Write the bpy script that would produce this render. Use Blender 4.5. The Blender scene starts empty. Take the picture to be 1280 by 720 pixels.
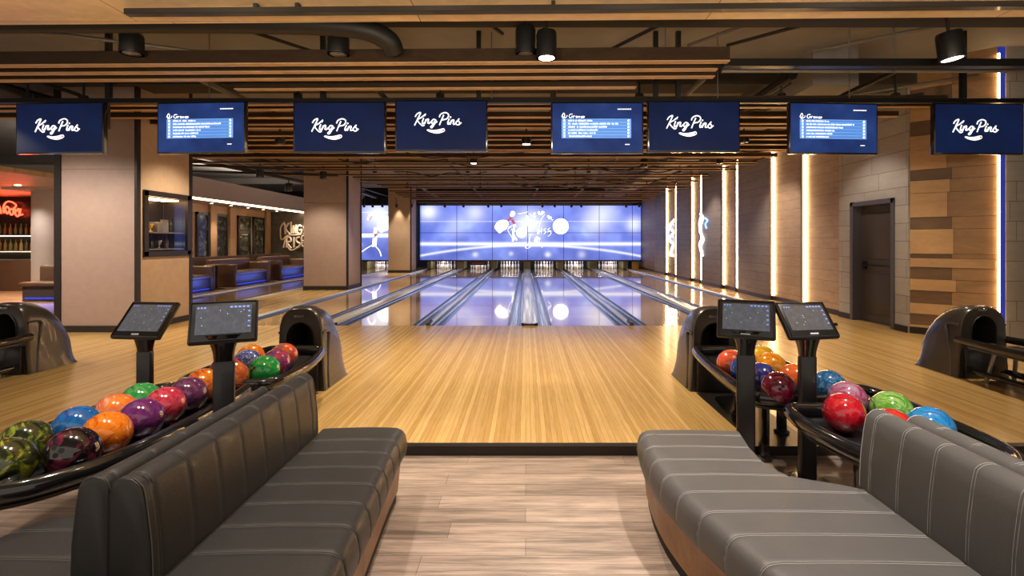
import bpy, bmesh, math, random
from mathutils import Vector, Matrix
random.seed(7)
S = bpy.context.scene
COL = S.collection
PI = math.pi

# ------------------------------------------------------------------ camera, world, exposure
cam = bpy.data.cameras.new('camera'); camo = bpy.data.objects.new('camera', cam); COL.objects.link(camo)
camo.location = (0, 0, 1.42); camo.rotation_euler = (PI/2, 0, 0)
cam.sensor_width = 36; cam.lens = 18.0
cam.shift_x = -17/1280; cam.shift_y = -58/1280
cam.clip_start = .05; cam.clip_end = 200
S.camera = camo
S.view_settings.view_transform = 'Standard'; S.view_settings.look = 'None'
S.view_settings.gamma = 1; S.view_settings.exposure = 0.0; S.view_settings.use_curve_mapping = False
W = bpy.data.worlds.new('world'); S.world = W; W.use_nodes = True
W.node_tree.nodes['Background'].inputs[0].default_value = (1.0, .86, .70, 1)
W.node_tree.nodes['Background'].inputs[1].default_value = 0.74
try:
    S.cycles.max_bounces = 8; S.cycles.sample_clamp_indirect = 6.0
    S.cycles.caustics_reflective = False; S.cycles.caustics_refractive = False
except Exception: pass
K = 2.9   # brightness of all lamps
WARM = (1.0, .78, .52); NEUT = (1.0, .84, .66); BLUE = (.10, .2, 1.0)
def rig_lamp(name, kind, loc, rot, energy, color, **k):
    l = bpy.data.lights.new(name, kind); l.energy = energy*K; l.color = color
    for a, b in k.items(): setattr(l, a, b)
    o = bpy.data.objects.new(name, l); o.location = loc; o.rotation_euler = rot; COL.objects.link(o); return o
# light of the lounge ceiling over the benches (rows of recessed lamps above and behind the camera)
rig_lamp('bench_downlight', 'SPOT', (-.15, 2.55, 3.2), (0, 0, 0), 120, (1, .86, .72), spot_size=1.25, spot_blend=.9, shadow_soft_size=.06)
rig_lamp('bench_downlight', 'SPOT', (1.35, 1.5, 3.2), (0, 0, 0), 170, (1, .9, .8), spot_size=1.3, spot_blend=.8, shadow_soft_size=.06)
rig_lamp('bench_downlight', 'SPOT', (-1.5, 2.4, 3.2), (0, 0, 0), 75, (1, .9, .8), spot_size=1.2, spot_blend=.9, shadow_soft_size=.06)
rig_lamp('bench_downlight', 'SPOT', (-2.3, 2.2, 3.2), (0, 0, 0), 60, (1, .9, .8), spot_size=1.0, spot_blend=.9, shadow_soft_size=.06)
rig_lamp('bench_downlight', 'SPOT', (2.2, 2.9, 3.2), (0, 0, 0), 80, (1, .9, .8), spot_size=1.0, spot_blend=.9, shadow_soft_size=.06)

# unseen fill spots outside the view, added to brighten the timber soffit
for x in (-3.4, -1.1, 1.1, 3.4):
    rig_lamp('soffit_fill', 'SPOT', (x, 1.9, 2.35), (math.radians(180-62), 0, 0), 48, (1, .83, .6), spot_size=2.2, spot_blend=.9, shadow_soft_size=.2)

# ------------------------------------------------------------------ helpers
def nt(m): return m.node_tree.nodes, m.node_tree.links
def mix(m, a, b, fac, mode='MIX'):
    N, L = nt(m); n = N.new('ShaderNodeMix'); n.data_type = 'RGBA'; n.blend_type = mode
    def put(i, v):
        if hasattr(v, 'is_output'): L.new(v, n.inputs[i])
        elif isinstance(v, (int, float)): n.inputs[i].default_value = v
        else: n.inputs[i].default_value = (*v, 1)
    put(0, fac); put(6, a); put(7, b)
    return n.outputs[2]
def math_n(m, op, a, b=0.0):
    N, L = nt(m); n = N.new('ShaderNodeMath'); n.operation = op
    for i, v in enumerate((a, b)):
        if hasattr(v, 'is_output'): L.new(v, n.inputs[i])
        else: n.inputs[i].default_value = v
    return n.outputs[0]
def coords(m, u='X', v='Y', w=None, scale=(1, 1, 1)):
    N, L = nt(m); t = N.new('ShaderNodeTexCoord'); s = N.new('ShaderNodeSeparateXYZ'); L.new(t.outputs['Object'], s.inputs[0])
    c = N.new('ShaderNodeCombineXYZ')
    L.new(s.outputs[u], c.inputs[0]); L.new(s.outputs[v], c.inputs[1])
    if w: L.new(s.outputs[w], c.inputs[2])
    mp = N.new('ShaderNodeMapping'); mp.inputs['Scale'].default_value = scale; L.new(c.outputs[0], mp.inputs[0])
    return mp.outputs[0], s
def noise(m, vec, scale, detail=3, rough=.55, dist=0):
    N, L = nt(m); n = N.new('ShaderNodeTexNoise'); L.new(vec, n.inputs['Vector'])
    n.inputs['Scale'].default_value = scale; n.inputs['Detail'].default_value = detail
    n.inputs['Roughness'].default_value = rough; n.inputs['Distortion'].default_value = dist
    return n.outputs['Fac']
def ramp(m, fac, stops):
    N, L = nt(m); r = N.new('ShaderNodeValToRGB'); L.new(fac, r.inputs[0])
    e = r.color_ramp.elements
    while len(e) < len(stops): e.new(.5)
    for k, (p, c) in enumerate(stops):
        e[k].position = p; e[k].color = (*c, 1) if len(c) == 3 else c
    return r.outputs[0]
MATS = {}
def M(name, col, rough=.5, metal=0.0, coat=0.0, var=.12, scale=6, bump=0.0, es=0.0, ecol=None, spec=.5, coat_rough=.05):
    if name in MATS: return MATS[name]
    m = bpy.data.materials.new(name); m.use_nodes = True; N, L = nt(m); b = N['Principled BSDF']
    b.inputs['Roughness'].default_value = rough; b.inputs['Metallic'].default_value = metal
    b.inputs['Coat Weight'].default_value = coat; b.inputs['Coat Roughness'].default_value = coat_rough
    b.inputs['Specular IOR Level'].default_value = spec
    vec, _ = coords(m, 'X', 'Y', 'Z')
    if var:
        f = noise(m, vec, scale)
        L.new(mix(m, [c*(1-var) for c in col], [min(1, c*(1+var)) for c in col], f), b.inputs['Base Color'])
    else: b.inputs['Base Color'].default_value = (*col, 1)
    if bump:
        f2 = noise(m, vec, scale*14, 4); bp = N.new('ShaderNodeBump'); bp.inputs['Strength'].default_value = bump
        bp.inputs['Distance'].default_value = .003; L.new(f2, bp.inputs['Height']); L.new(bp.outputs[0], b.inputs['Normal'])
    if es:
        b.inputs['Emission Color'].default_value = (*(ecol or col), 1); b.inputs['Emission Strength'].default_value = es
    MATS[name] = m; return m
def planks(name, u, v, length, width, c1, c2, rough=.35, mortar=.002, mcol=(.05, .03, .02), grain=.35, coat=0.0, coat_rough=.06, gscale=1.0, gcon=(.3, .7), bump=.0, gstretch=None):
    m = bpy.data.materials.new(name); m.use_nodes = True; N, L = nt(m); b = N['Principled BSDF']
    vec, _ = coords(m, u, v)
    k = N.new('ShaderNodeTexBrick'); L.new(vec, k.inputs['Vector'])
    k.inputs['Color1'].default_value = (*c1, 1); k.inputs['Color2'].default_value = (*c2, 1); k.inputs['Mortar'].default_value = (*mcol, 1)
    k.inputs['Scale'].default_value = 1; k.inputs['Brick Width'].default_value = length; k.inputs['Row Height'].default_value = width
    k.inputs['Mortar Size'].default_value = mortar; k.inputs['Mortar Smooth'].default_value = .1; k.offset = .37; k.offset_frequency = 2; k.squash = .8; k.squash_frequency = 3
    gv, _ = coords(m, u, v, None, gstretch or (1.2*gscale, 1/width*1.1*gscale, 1))
    g = noise(m, gv, 2.2, 6, .62, .6)
    g2 = noise(m, gv, 9, 3, .6, .2)
    gg = math_n(m, 'ADD', math_n(m, 'MULTIPLY', g, .7), math_n(m, 'MULTIPLY', g2, .3))
    dark = ramp(m, gg, [(gcon[0], (1-grain,)*3), (gcon[1], (1+grain*.25,)*3)])
    L.new(mix(m, k.outputs[0], dark, 1.0, 'MULTIPLY'), b.inputs['Base Color'])
    b.inputs['Roughness'].default_value = rough
    b.inputs['Coat Weight'].default_value = coat; b.inputs['Coat Roughness'].default_value = coat_rough
    if bump:
        bp = N.new('ShaderNodeBump'); bp.inputs['Strength'].default_value = bump; bp.inputs['Distance'].default_value = .002
        L.new(gg, bp.inputs['Height']); L.new(bp.outputs[0], b.inputs['Normal'])
    MATS[name] = m; return m
def cr(pts, n=8, closed=False):
    """Catmull-Rom through the points"""
    P = [Vector(p) for p in pts]; out = []; k = len(P)
    for i in range(k if closed else k-1):
        if closed: a, b, c, d = P[(i-1) % k], P[i], P[(i+1) % k], P[(i+2) % k]
        else: a, b, c, d = P[max(i-1, 0)], P[i], P[i+1], P[min(i+2, k-1)]
        for j in range(n):
            t = j/n
            out.append(.5*((2*b) + (c-a)*t + (2*a-5*b+4*c-d)*t*t + (3*b-a-3*c+d)*t**3))
    if not closed: out.append(P[-1])
    return out
def lerp_tab(tab, y):
    tab = sorted(tab)
    if y <= tab[0][0]: return tab[0][1]
    for (a, va), (b, vb) in zip(tab, tab[1:]):
        if y <= b: return va + (vb-va)*(y-a)/(b-a)
    return tab[-1][1]
class MB:
    def __init__(s): s.bm = bmesh.new()
    def box(s, x0, x1, y0, y1, z0, z1, bev=0, seg=2, mat=None):
        r = bmesh.ops.create_cube(s.bm, size=1)['verts']
        c = Vector(((x0+x1)/2, (y0+y1)/2, (z0+z1)/2)); d = Vector((abs(x1-x0), abs(y1-y0), abs(z1-z0)))
        if bev:
            for v in r: v.co = Vector((v.co.x*d.x, v.co.y*d.y, v.co.z*d.z))
            es = list({e for v in r for e in v.link_edges})
            g = bmesh.ops.bevel(s.bm, geom=es, offset=bev, segments=seg, affect='EDGES', profile=.5)
            vs = list({v for f in g['faces'] for v in f.verts} | {v for v in r if v.is_valid})
            for v in vs: v.co = (mat @ v.co if mat else v.co) + c
        else:
            for v in r:
                v.co = Vector((v.co.x*d.x, v.co.y*d.y, v.co.z*d.z)); v.co = (mat @ v.co if mat else v.co) + c
        return s
    def obox(s, c, d, mat, bev=0):
        return s.box(c[0]-d[0]/2, c[0]+d[0]/2, c[1]-d[1]/2, c[1]+d[1]/2, c[2]-d[2]/2, c[2]+d[2]/2, bev, 2, mat)
    def rings(s, R, closed=True, caps=True, loop=False):
        V = [[s.bm.verts.new(p) for p in r] for r in R]
        n = len(V[0]); pairs = list(zip(V, V[1:])) + ([(V[-1], V[0])] if loop else [])
        for a, b in pairs:
            for i in range(n if closed else n-1):
                j = (i+1) % n
                try: s.bm.faces.new((a[i], a[j], b[j], b[i]))
                except ValueError: pass
        if caps and closed and not loop:
            for r in (V[0][::-1], V[-1]):
                try: s.bm.faces.new(r)
                except ValueError: pass
        return s
    def tube(s, pts, r, n=8, closed=False, flat=1.0):
        P = [Vector(p) for p in pts]; k = len(P); R = []; up = None
        for i in range(k):
            t = (P[(i+1) % k]-P[i-1]) if closed else (P[min(i+1, k-1)]-P[max(i-1, 0)])
            if t.length < 1e-9: t = Vector((0, 0, 1))
            t.normalize()
            if up is None:
                a = Vector((0, 0, 1)) if abs(t.z) < .9 else Vector((0, 1, 0))
                up = (a - t*a.dot(t)).normalized()
            else:
                up = up - t*up.dot(t)
                up = up.normalized() if up.length > 1e-6 else Vector((1, 0, 0))
            q = t.cross(up); rr = r[i] if isinstance(r, (list, tuple)) else r
            R.append([P[i] + q*math.cos(2*PI*j/n)*rr + up*math.sin(2*PI*j/n)*rr*flat for j in range(n)])
        return s.rings(R, True, not closed, closed)
    def cyl(s, c, r, z0, z1, n=20, r2=None):
        r2 = r if r2 is None else r2
        return s.rings([[(c[0]+rr*math.cos(2*PI*j/n), c[1]+rr*math.sin(2*PI*j/n), z) for j in range(n)] for rr, z in ((r, z0), (r2, z1))])
    def lathe(s, prof, c=(0, 0, 0), n=20):
        return s.rings([[(c[0]+max(r, 1e-4)*math.cos(2*PI*j/n), c[1]+max(r, 1e-4)*math.sin(2*PI*j/n), c[2]+z) for j in range(n)] for r, z in prof])
    def sphere(s, c, r, n=28, sc=(1, 1, 1)):
        m = n//2
        return s.rings([[(c[0]+sc[0]*r*max(math.sin(PI*i/m), 1e-3)*math.cos(2*PI*j/n), c[1]+sc[1]*r*max(math.sin(PI*i/m), 1e-3)*math.sin(2*PI*j/n), c[2]-sc[2]*r*math.cos(PI*i/m)) for j in range(n)] for i in range(m+1)])
    def prism(s, poly, f, a, b):
        """poly: 2D points, f(u, v, w) -> 3D point, extruded from w=a to w=b"""
        return s.rings([[f(u, v, w) for u, v in poly] for w in (a, b)])
    def build(s, name, mat, parent=None, origin=None, smooth=True, angle=40, label=None):
        bmesh.ops.recalc_face_normals(s.bm, faces=s.bm.faces)
        if origin is None and parent is not None: origin = parent.get('_o')
        if origin is not None:
            ov = Vector(origin)
            for v in s.bm.verts: v.co -= ov
        me = bpy.data.meshes.new(name); s.bm.to_mesh(me); s.bm.free()
        if smooth:
            me.polygons.foreach_set('use_smooth', [True]*len(me.polygons)); me.set_sharp_from_angle(angle=math.radians(angle))
        o = bpy.data.objects.new(name, me); COL.objects.link(o)
        me.materials.append(mat)
        if parent is not None: o.parent = parent
        elif origin is not None: o.location = origin
        if label: o['label'] = label
        return o
def tag(o, label, cat, group=None, kind=None):
    o['label'] = label; o['category'] = cat
    if group: o['group'] = group
    if kind: o['kind'] = kind
    return o
def thing(name, label, cat, loc=(0, 0, 0), group=None, world=True):
    """Empty at the base of the thing; parts given in world coordinates are shifted to it"""
    o = bpy.data.objects.new(name, None); COL.objects.link(o); o.location = loc; o.empty_display_size = .1
    if world: o['_o'] = tuple(loc)
    return tag(o, label, cat, group)
def struct(o): o['kind'] = 'structure'; return o
def copy_tree(o, parent=None):
    c = o.copy(); COL.objects.link(c)
    if parent is not None: c.parent = parent
    for ch in [x for x in o.children]: copy_tree(ch, c)
    return c
def spot(parent, loc, energy, size, color=WARM, rot=(0, 0, 0), soft=.05, blend=.7, name='lamp'):
    l = bpy.data.lights.new(name, 'SPOT'); l.energy = energy*K; l.spot_size = size; l.spot_blend = blend; l.color = color; l.shadow_soft_size = soft
    o = bpy.data.objects.new(name, l); COL.objects.link(o); o.location = loc; o.rotation_euler = rot
    if parent is not None: o.parent = parent
    return o
def area(parent, loc, rot, sx, sy, energy, color, name='glow'):
    l = bpy.data.lights.new(name, 'AREA'); l.shape = 'RECTANGLE'; l.size = sx; l.size_y = sy; l.energy = energy*1.6; l.color = color
    o = bpy.data.objects.new(name, l); COL.objects.link(o); o.location = loc; o.rotation_euler = rot
    if parent is not None: o.parent = parent
    return o
ORD = ['nearest', 'second', 'third', 'fourth', 'fifth', 'sixth', 'seventh', 'eighth', 'ninth', 'tenth']
def nth(k):
    return ('%d' % k) + ('th' if 10 <= k % 100 <= 20 else {1: 'st', 2: 'nd', 3: 'rd'}.get(k % 10, 'th'))

# ------------------------------------------------------------------ materials
m_approach = planks('approach_maple', 'Y', 'X', 40, .038, (.66, .44, .18), (.49, .30, .10), rough=.25, mortar=.0014, mcol=(.36, .21, .07), grain=.30, coat=.25, coat_rough=.12)
m_lane = planks('lane_maple', 'Y', 'X', 60, .027, (.72, .51, .27), (.60, .39, .18), rough=.12, mortar=.0008, mcol=(.26, .14, .05), grain=.15, coat=.85, coat_rough=.035)
m_lounge = planks('lounge_planks', 'X', 'Y', 1.32, .142, (.40, .305, .25), (.23, .168, .132), rough=.42, mortar=.0014, mcol=(.10, .07, .05), grain=.55, gcon=(.38, .60), gstretch=(.8, 13, 1), bump=.1)
m_bluegut = M('gutter_grey', (.075, .11, .20), .2, .2, .4, .05)
m_cap = M('capping_grey', (.55, .54, .53), .25, .1, .5, .06)
m_black = M('black_plastic', (.012, .012, .013), .35, 0, .2, .1)
m_blackgloss = M('gloss_black', (.010, .010, .011), .14, 0, .6, .1)
m_blackmet = M('black_metal', (.018, .017, .017), .38, .5, 0, .1)
m_dark = M('near_black', (.006, .006, .006), .7, 0, 0, .0)
m_hood = M('charcoal_shell', (.055, .050, .047), .27, .35, .35, .08)
m_hooddark = M('hood_inside', (.008, .007, .007), .6, 0, 0, 0)
m_belt = M('grey_belt', (.10, .10, .105), .45, 0, 0, .1)
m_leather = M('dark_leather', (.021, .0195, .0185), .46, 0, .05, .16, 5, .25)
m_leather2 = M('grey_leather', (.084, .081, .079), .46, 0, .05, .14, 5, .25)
m_thread = M('stitch_thread', (.11, .105, .10), .7, 0, 0, 0)
m_thread2 = M('pale_stitch_thread', (.34, .33, .32), .7, 0, 0, 0)
m_benchwood = planks('bench_oak', 'Z', 'Y', 1.0, .5, (.40, .20, .075), (.33, .165, .06), rough=.4, mortar=.0, grain=.6)
m_step = M('step_metal', (.030, .026, .024), .35, .6, 0, .1)
m_tile = M('beige_tile', (.42, .30, .215), .55, 0, 0, .13, 9, .05)
m_tile2 = M('pink_beige_tile', (.36, .265, .225), .5, 0, 0, .12, 9, .05)
m_bronze = M('dark_trim', (.030, .024, .022), .3, .5, 0, .05)
m_concrete = M('ceiling_concrete', (.30, .28, .26), .85, 0, 0, .25, 1.2, .1)
m_beam = M('ceiling_beam_dark', (.045, .036, .03), .8, 0, 0, .2, 1.5)
m_slatlit = planks('slat_wood_lit', 'X', 'Y', 2.2, .5, (.62, .40, .22), (.54, .33, .17), rough=.45, mortar=0, grain=.25)  # slat undersides: light bounced off the floor is put into this paler colour
m_slatshade = planks('slat_wood_shaded', 'X', 'Z', 2.2, .3, (.060, .036, .022), (.042, .026, .016), rough=.5, mortar=0, grain=.4)  # slat faces: same timber, darkened in colour to stand for shade
m_soffit = planks('soffit_wood', 'X', 'Y', 3.0, .62, (.74, .52, .28), (.66, .45, .24), rough=.45, mortar=.004, mcol=(.1, .06, .03), grain=.3)
m_pipe = M('dark_pipe', (.028, .025, .023), .5, .4, 0, .15)
m_greypipe = M('grey_pipe', (.20, .18, .16), .45, .4, 0, .15)
m_panelwood = planks('wall_oak_boards', 'Y', 'Z', 5.0, .215, (.42, .29, .205), (.36, .245, .17), rough=.5, mortar=.003, mcol=(.10, .06, .03), grain=.35)
m_panelgrey = planks('wall_grey_boards', 'Y', 'Z', 5.0, .215, (.27, .225, .205), (.23, .19, .175), rough=.5, mortar=.003, mcol=(.06, .04, .03), grain=.3)
m_block = planks('grey_block', 'Y', 'Z', 1.0, .285, (.40, .38, .365), (.35, .33, .32), rough=.75, mortar=.005, mcol=(.16, .145, .135), grain=.15)
m_blockx = planks('grey_block_front', 'X', 'Z', 1.0, .285, (.40, .38, .365), (.35, .33, .32), rough=.75, mortar=.005, mcol=(.16, .145, .135), grain=.15)
m_bdlight = planks('light_board', 'X', 'Z', 3, .5, (.62, .39, .19), (.56, .34, .16), rough=.5, mortar=0, grain=.25)
m_bddark = planks('dark_board', 'X', 'Z', 3, .5, (.20, .115, .058), (.16, .09, .046), rough=.5, mortar=0, grain=.35)
m_bdmid = planks('mid_board', 'X', 'Z', 3, .5, (.42, .25, .125), (.36, .21, .10), rough=.5, mortar=0, grain=.35)
m_white = M('pin_white', (.85, .84, .82), .2, 0, .5, 0)
m_red = M('pin_red', (.55, .03, .03), .35, 0, 0, 0)
m_led = M('warm_led', (1, .72, .36), .5, es=36, ecol=(1, .60, .27), var=0)
m_ledthin = M('warm_led_board_wall', (1, .72, .36), .5, es=20, ecol=(1, .64, .30), var=0)
m_ledsoft = M('warm_led_soft', (1, .75, .45), .5, es=14, ecol=(1, .66, .34), var=0)
m_ledblue = M('blue_led', (.02, .03, .3), .4, es=.55, ecol=(.04, .10, 1), var=0)
m_bluestrip = M('blue_strip', (.012, .014, .05), .4, es=.26, ecol=(.03, .09, 1), var=0)
m_lens = M('lamp_lens', (1, .95, .9), .3, es=14, ecol=(1, .93, .85), var=0)
m_lenswarm = M('lamp_lens_warm', (1, .85, .65), .3, es=10, ecol=(1, .75, .45), var=0)
m_lensoff = M('lamp_lens_off', (.10, .09, .085), .2, 0, .3, 0)
m_logo = M('screen_white', (1, 1, 1), .5, es=1.1, ecol=(.92, .95, 1), var=0)
m_logored = M('screen_red', (.8, .1, .1), .5, es=.7, ecol=(.85, .16, .16), var=0)
m_row = M('screen_row_blue', (.1, .3, .7), .3, es=.85, ecol=(.075, .215, .66), var=0)
m_rowline = M('screen_row_line', (.3, .6, 1), .3, es=.9, ecol=(.20, .42, .85), var=0)
m_vwhite = M('video_white', (1, 1, 1), .5, es=1.9, ecol=(1, 1, 1), var=0)
m_vsoft = M('video_soft_white', (1, 1, 1), .5, es=1.1, ecol=(.8, .86, 1), var=0)
m_vred = M('video_red', (.6, .1, .2), .5, es=.8, ecol=(.55, .12, .25), var=0)
m_seam = M('video_seam', (.01, .01, .03), .4, es=.12, ecol=(.1, .1, .5), var=0)
m_neonred = M('neon_red', (1, .1, .05), .4, es=5, ecol=(1, .07, .03), var=0)
m_neonwhite = M('neon_white', (1, 1, 1), .4, es=3, ecol=(.75, .86, 1), var=0)
m_neonblue = M('neon_blue', (.3, .5, 1), .4, es=2, ecol=(.2, .42, 1), var=0)
m_sign = M('pale_sign_metal', (.72, .62, .50), .35, .2, 0, .1)
m_slate = M('dark_slate', (.085, .079, .075), .6, 0, 0, .5, 5, .3)
m_booth = M('booth_leather', (.115, .065, .042), .4, 0, .1, .15)
m_boothbase = M('booth_base', (.06, .05, .06), .4, 0, 0, .1)
m_tabletop = M('table_top', (.16, .09, .055), .3, 0, .2, .1)
m_plaster = M('pale_plaster', (.48, .42, .40), .7, 0, 0, .06)
m_wallwood = M('lounge_wall_wood', (.34, .21, .12), .5, 0, 0, .15, 3)
m_glass = M('glass_dark', (.02, .02, .02), .05, 0, 0, 0)
m_clear = bpy.data.materials.new('clear_glass'); m_clear.use_nodes = True
_n, _l = m_clear.node_tree.nodes, m_clear.node_tree.links
_t, _g, _x = _n.new('ShaderNodeBsdfTransparent'), _n.new('ShaderNodeBsdfGlossy'), _n.new('ShaderNodeMixShader')
_g.inputs['Roughness'].default_value = .02; _x.inputs[0].default_value = .07
_l.new(_t.outputs[0], _x.inputs[1]); _l.new(_g.outputs[0], _x.inputs[2]); _l.new(_x.outputs[0], _n['Material Output'].inputs['Surface'])
m_door = M('door_brown', (.060, .048, .042), .5, 0, 0, .1)
m_doorframe = M('door_frame_grey', (.09, .085, .10), .4, .2, 0, .1)
m_steel = M('brushed_steel', (.45, .44, .43), .3, .9, 0, .1)
m_olive = M('kickback_olive', (.30, .25, .12), .4, 0, 0, .15)
m_gold = M('kickback_gold', (.75, .45, .08), .4, 0, 0, .1)
def screen_mat(name, c_edge, c_mid, st, sx, sz, amp=1.0):
    m = bpy.data.materials.new(name); m.use_nodes = True; N, L = nt(m); b = N['Principled BSDF']
    b.inputs['Base Color'].default_value = (.004, .004, .006, 1); b.inputs['Roughness'].default_value = .3; b.inputs['Specular IOR Level'].default_value = .12
    vec, s = coords(m, 'X', 'Z')
    f = noise(m, vec, 2.2, 2)
    L.new(mix(m, c_edge, c_mid, ramp(m, f, [(.25, (0, 0, 0)), (.75, (1, 1, 1))])), b.inputs['Emission Color'])
    b.inputs['Emission Strength'].default_value = st
    return m
m_scrlogo = screen_mat('screen_navy', (.0045, .009, .034), (.006, .015, .060), 1.0, .5, .3)
m_scrscore = screen_mat('screen_score_blue', (.009, .022, .095), (.026, .060, .225), 1.0, .5, .3)
def tablet_mat():
    m = bpy.data.materials.new('tablet_screen'); m.use_nodes = True; N, L = nt(m); b = N['Principled BSDF']
    b.inputs['Base Color'].default_value = (.02, .02, .022, 1); b.inputs['Roughness'].default_value = .16
    vec, s = coords(m, 'X', 'Z')
    f = noise(m, vec, 26, 4, .7)
    L.new(ramp(m, f, [(.3, (.075, .073, .076)), (.55, (.10, .10, .112)), (.72, (.135, .135, .165))]), b.inputs['Emission Color'])
    b.inputs['Emission Strength'].default_value = 1.0
    return m
m_tabscr = tablet_mat()
m_tabblue = M('tablet_icon_blue', (.2, .3, .7), .4, es=.5, ecol=(.22, .33, .8), var=0)
m_tabwhite = M('tablet_icon_white', (.8, .8, .85), .4, es=.22, ecol=(.8, .85, 1), var=0)
def video_mat():
    m = bpy.data.materials.new('video_picture'); m.use_nodes = True; N, L = nt(m); b = N['Principled BSDF']
    b.inputs['Base Color'].default_value = (.01, .01, .02, 1); b.inputs['Roughness'].default_value = .3
    vec, s = coords(m, 'X', 'Z')
    X, Z = s.outputs['X'], s.outputs['Z']
    n1 = noise(m, vec, .75, 2, .5)
    base = ramp(m, n1, [(.22, (.07, .125, .56)), (.45, (.14, .19, .68)), (.62, (.21, .29, .86)), (.8, (.42, .56, 1.0))])
    def gauss(v, c, w):
        d = math_n(m, 'DIVIDE', math_n(m, 'SUBTRACT', v, c), w)
        return math_n(m, 'EXPONENT', math_n(m, 'MULTIPLY', math_n(m, 'MULTIPLY', d, d), -1.0)) if False else math_n(m, 'POWER', 2.718, math_n(m, 'MULTIPLY', math_n(m, 'MULTIPLY', d, d), -1.0))
    # bright horizontal light trail and the arcs that leave it
    trail = gauss(Z, 1.30, .085)
    dx = math_n(m, 'SUBTRACT', X, .2)
    arc1 = gauss(math_n(m, 'ADD', Z, math_n(m, 'MULTIPLY', math_n(m, 'MULTIPLY', dx, dx), .017)), 1.23, .06)
    thin = math_n(m, 'MULTIPLY', gauss(Z, 2.46, .025), .35)
    def blob(cx, cz, w, a):
        return math_n(m, 'MULTIPLY', math_n(m, 'MULTIPLY', gauss(X, cx, w), gauss(Z, cz, w*.9)), a)
    tot = math_n(m, 'ADD', trail, math_n(m, 'MULTIPLY', arc1, .75))
    tot = math_n(m, 'ADD', tot, thin)
    for q in ((-5.0, 2.95, .45, .9), (-2.6, 2.9, .5, .6), (.2, 2.3, .8, .9), (3.9, 2.85, .8, .6), (5.6, 2.3, .4, .7), (-2.6, .75, .15, .6), (-.75, .8, .12, .5), (1.15, .75, .15, .7), (2.9, .75, .2, .4), (-3.6, 2.2, .6, .3), (3.5, 2.2, .6, .35)):
        tot = math_n(m, 'ADD', tot, blob(*q))
    tot = math_n(m, 'MINIMUM', tot, 1.0)
    zr_ = N.new('ShaderNodeMapRange'); L.new(Z, zr_.inputs[0]); zr_.inputs[1].default_value = .5; zr_.inputs[2].default_value = 1.5; zr_.inputs[3].default_value = .72; zr_.inputs[4].default_value = 1.0
    base = mix(m, base, zr_.outputs[0], 1.0, 'MULTIPLY')
    L.new(mix(m, base, (.92, .95, 1.0), tot), b.inputs['Emission Color'])
    b.inputs['Emission Strength'].default_value = 1.25
    return m
m_video = video_mat()
def pane_mat():
    m = bpy.data.materials.new('lit_window_pane'); m.use_nodes = True; N, L = nt(m); b = N['Principled BSDF']
    b.inputs['Base Color'].default_value = (.01, .01, .01, 1); b.inputs['Roughness'].default_value = .08
    vec, s = coords(m, 'Y', 'Z')
    f = noise(m, vec, 5.5, 3, .6); g = noise(m, vec, 2.0, 1)
    c = ramp(m, f, [(.45, (.008, .008, .008)), (.58, (.035, .03, .02)), (.68, (.13, .12, .06)), (.77, (.36, .30, .18))])
    zz = ramp(m, s.outputs['Z'], [(.2, (.35, .75, .25)), (.9, (1, .85, .55))])
    L.new(mix(m, c, zz, 1.0, 'MULTIPLY'), b.inputs['Emission Color']); b.inputs['Emission Strength'].default_value = 1.0
    return m
m_pane = pane_mat()

for _m in (m_slatshade, m_slatlit): _m.node_tree.nodes['Principled BSDF'].inputs['Specular IOR Level'].default_value = .08
# ------------------------------------------------------------------ setting: floors
YA = 3.55      # front edge of the raised approach
YF = 8.655     # foul line
YP = 27.2      # end of the pin decks
struct(MB().box(-9, 9, -1.5, YA, -.16, -.06).build('floor', m_lounge, smooth=False))
struct(MB().box(-17, 9.5, YA, YF, -.16, 0).build('floor_approach', m_approach, smooth=False))
struct(MB().box(-9, 6.4, YF, 28.4, -.3, -.13).build('floor_under_lanes', m_dark, smooth=False))
struct(MB().box(-17, -8.62, YF, 28.4, -.16, 0).build('floor_lounge', m_wallwood, smooth=False))
struct(MB().box(-6.76, -5.12, YF, 28.0, -.13, 0).build('floor_between_columns', m_approach, smooth=False))
struct(MB().box(5.28, 6.6, YF, 28.0, -.13, 0).build('floor_right_border', m_approach, smooth=False))
t = MB(); t.box(-9, 9, YA-.012, YA+.0, -.06, .004); t.box(-9, 9, YA-.012, YA+.05, .0, .006)
struct(t.build('trim_1', m_step, smooth=False))

# ------------------------------------------------------------------ setting: walls, ceiling
struct(MB().box(-18, 10, -1.5, 28.6, 4.2, 4.4).build('ceiling', m_concrete, smooth=False))
struct(MB().box(-18, 10, 28.4, 28.6, -.3, 4.2).build('wall_back', m_dark, smooth=False))
struct(MB().box(-17.7, -17.5, -1.5, 28.4, -.16, 4.2).build('wall_left_end', m_plaster, smooth=False))
struct(MB().box(9.3, 9.5, -1.5, 7.3, -.16, 4.2).build('wall_right_end', m_block, smooth=False))
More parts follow.
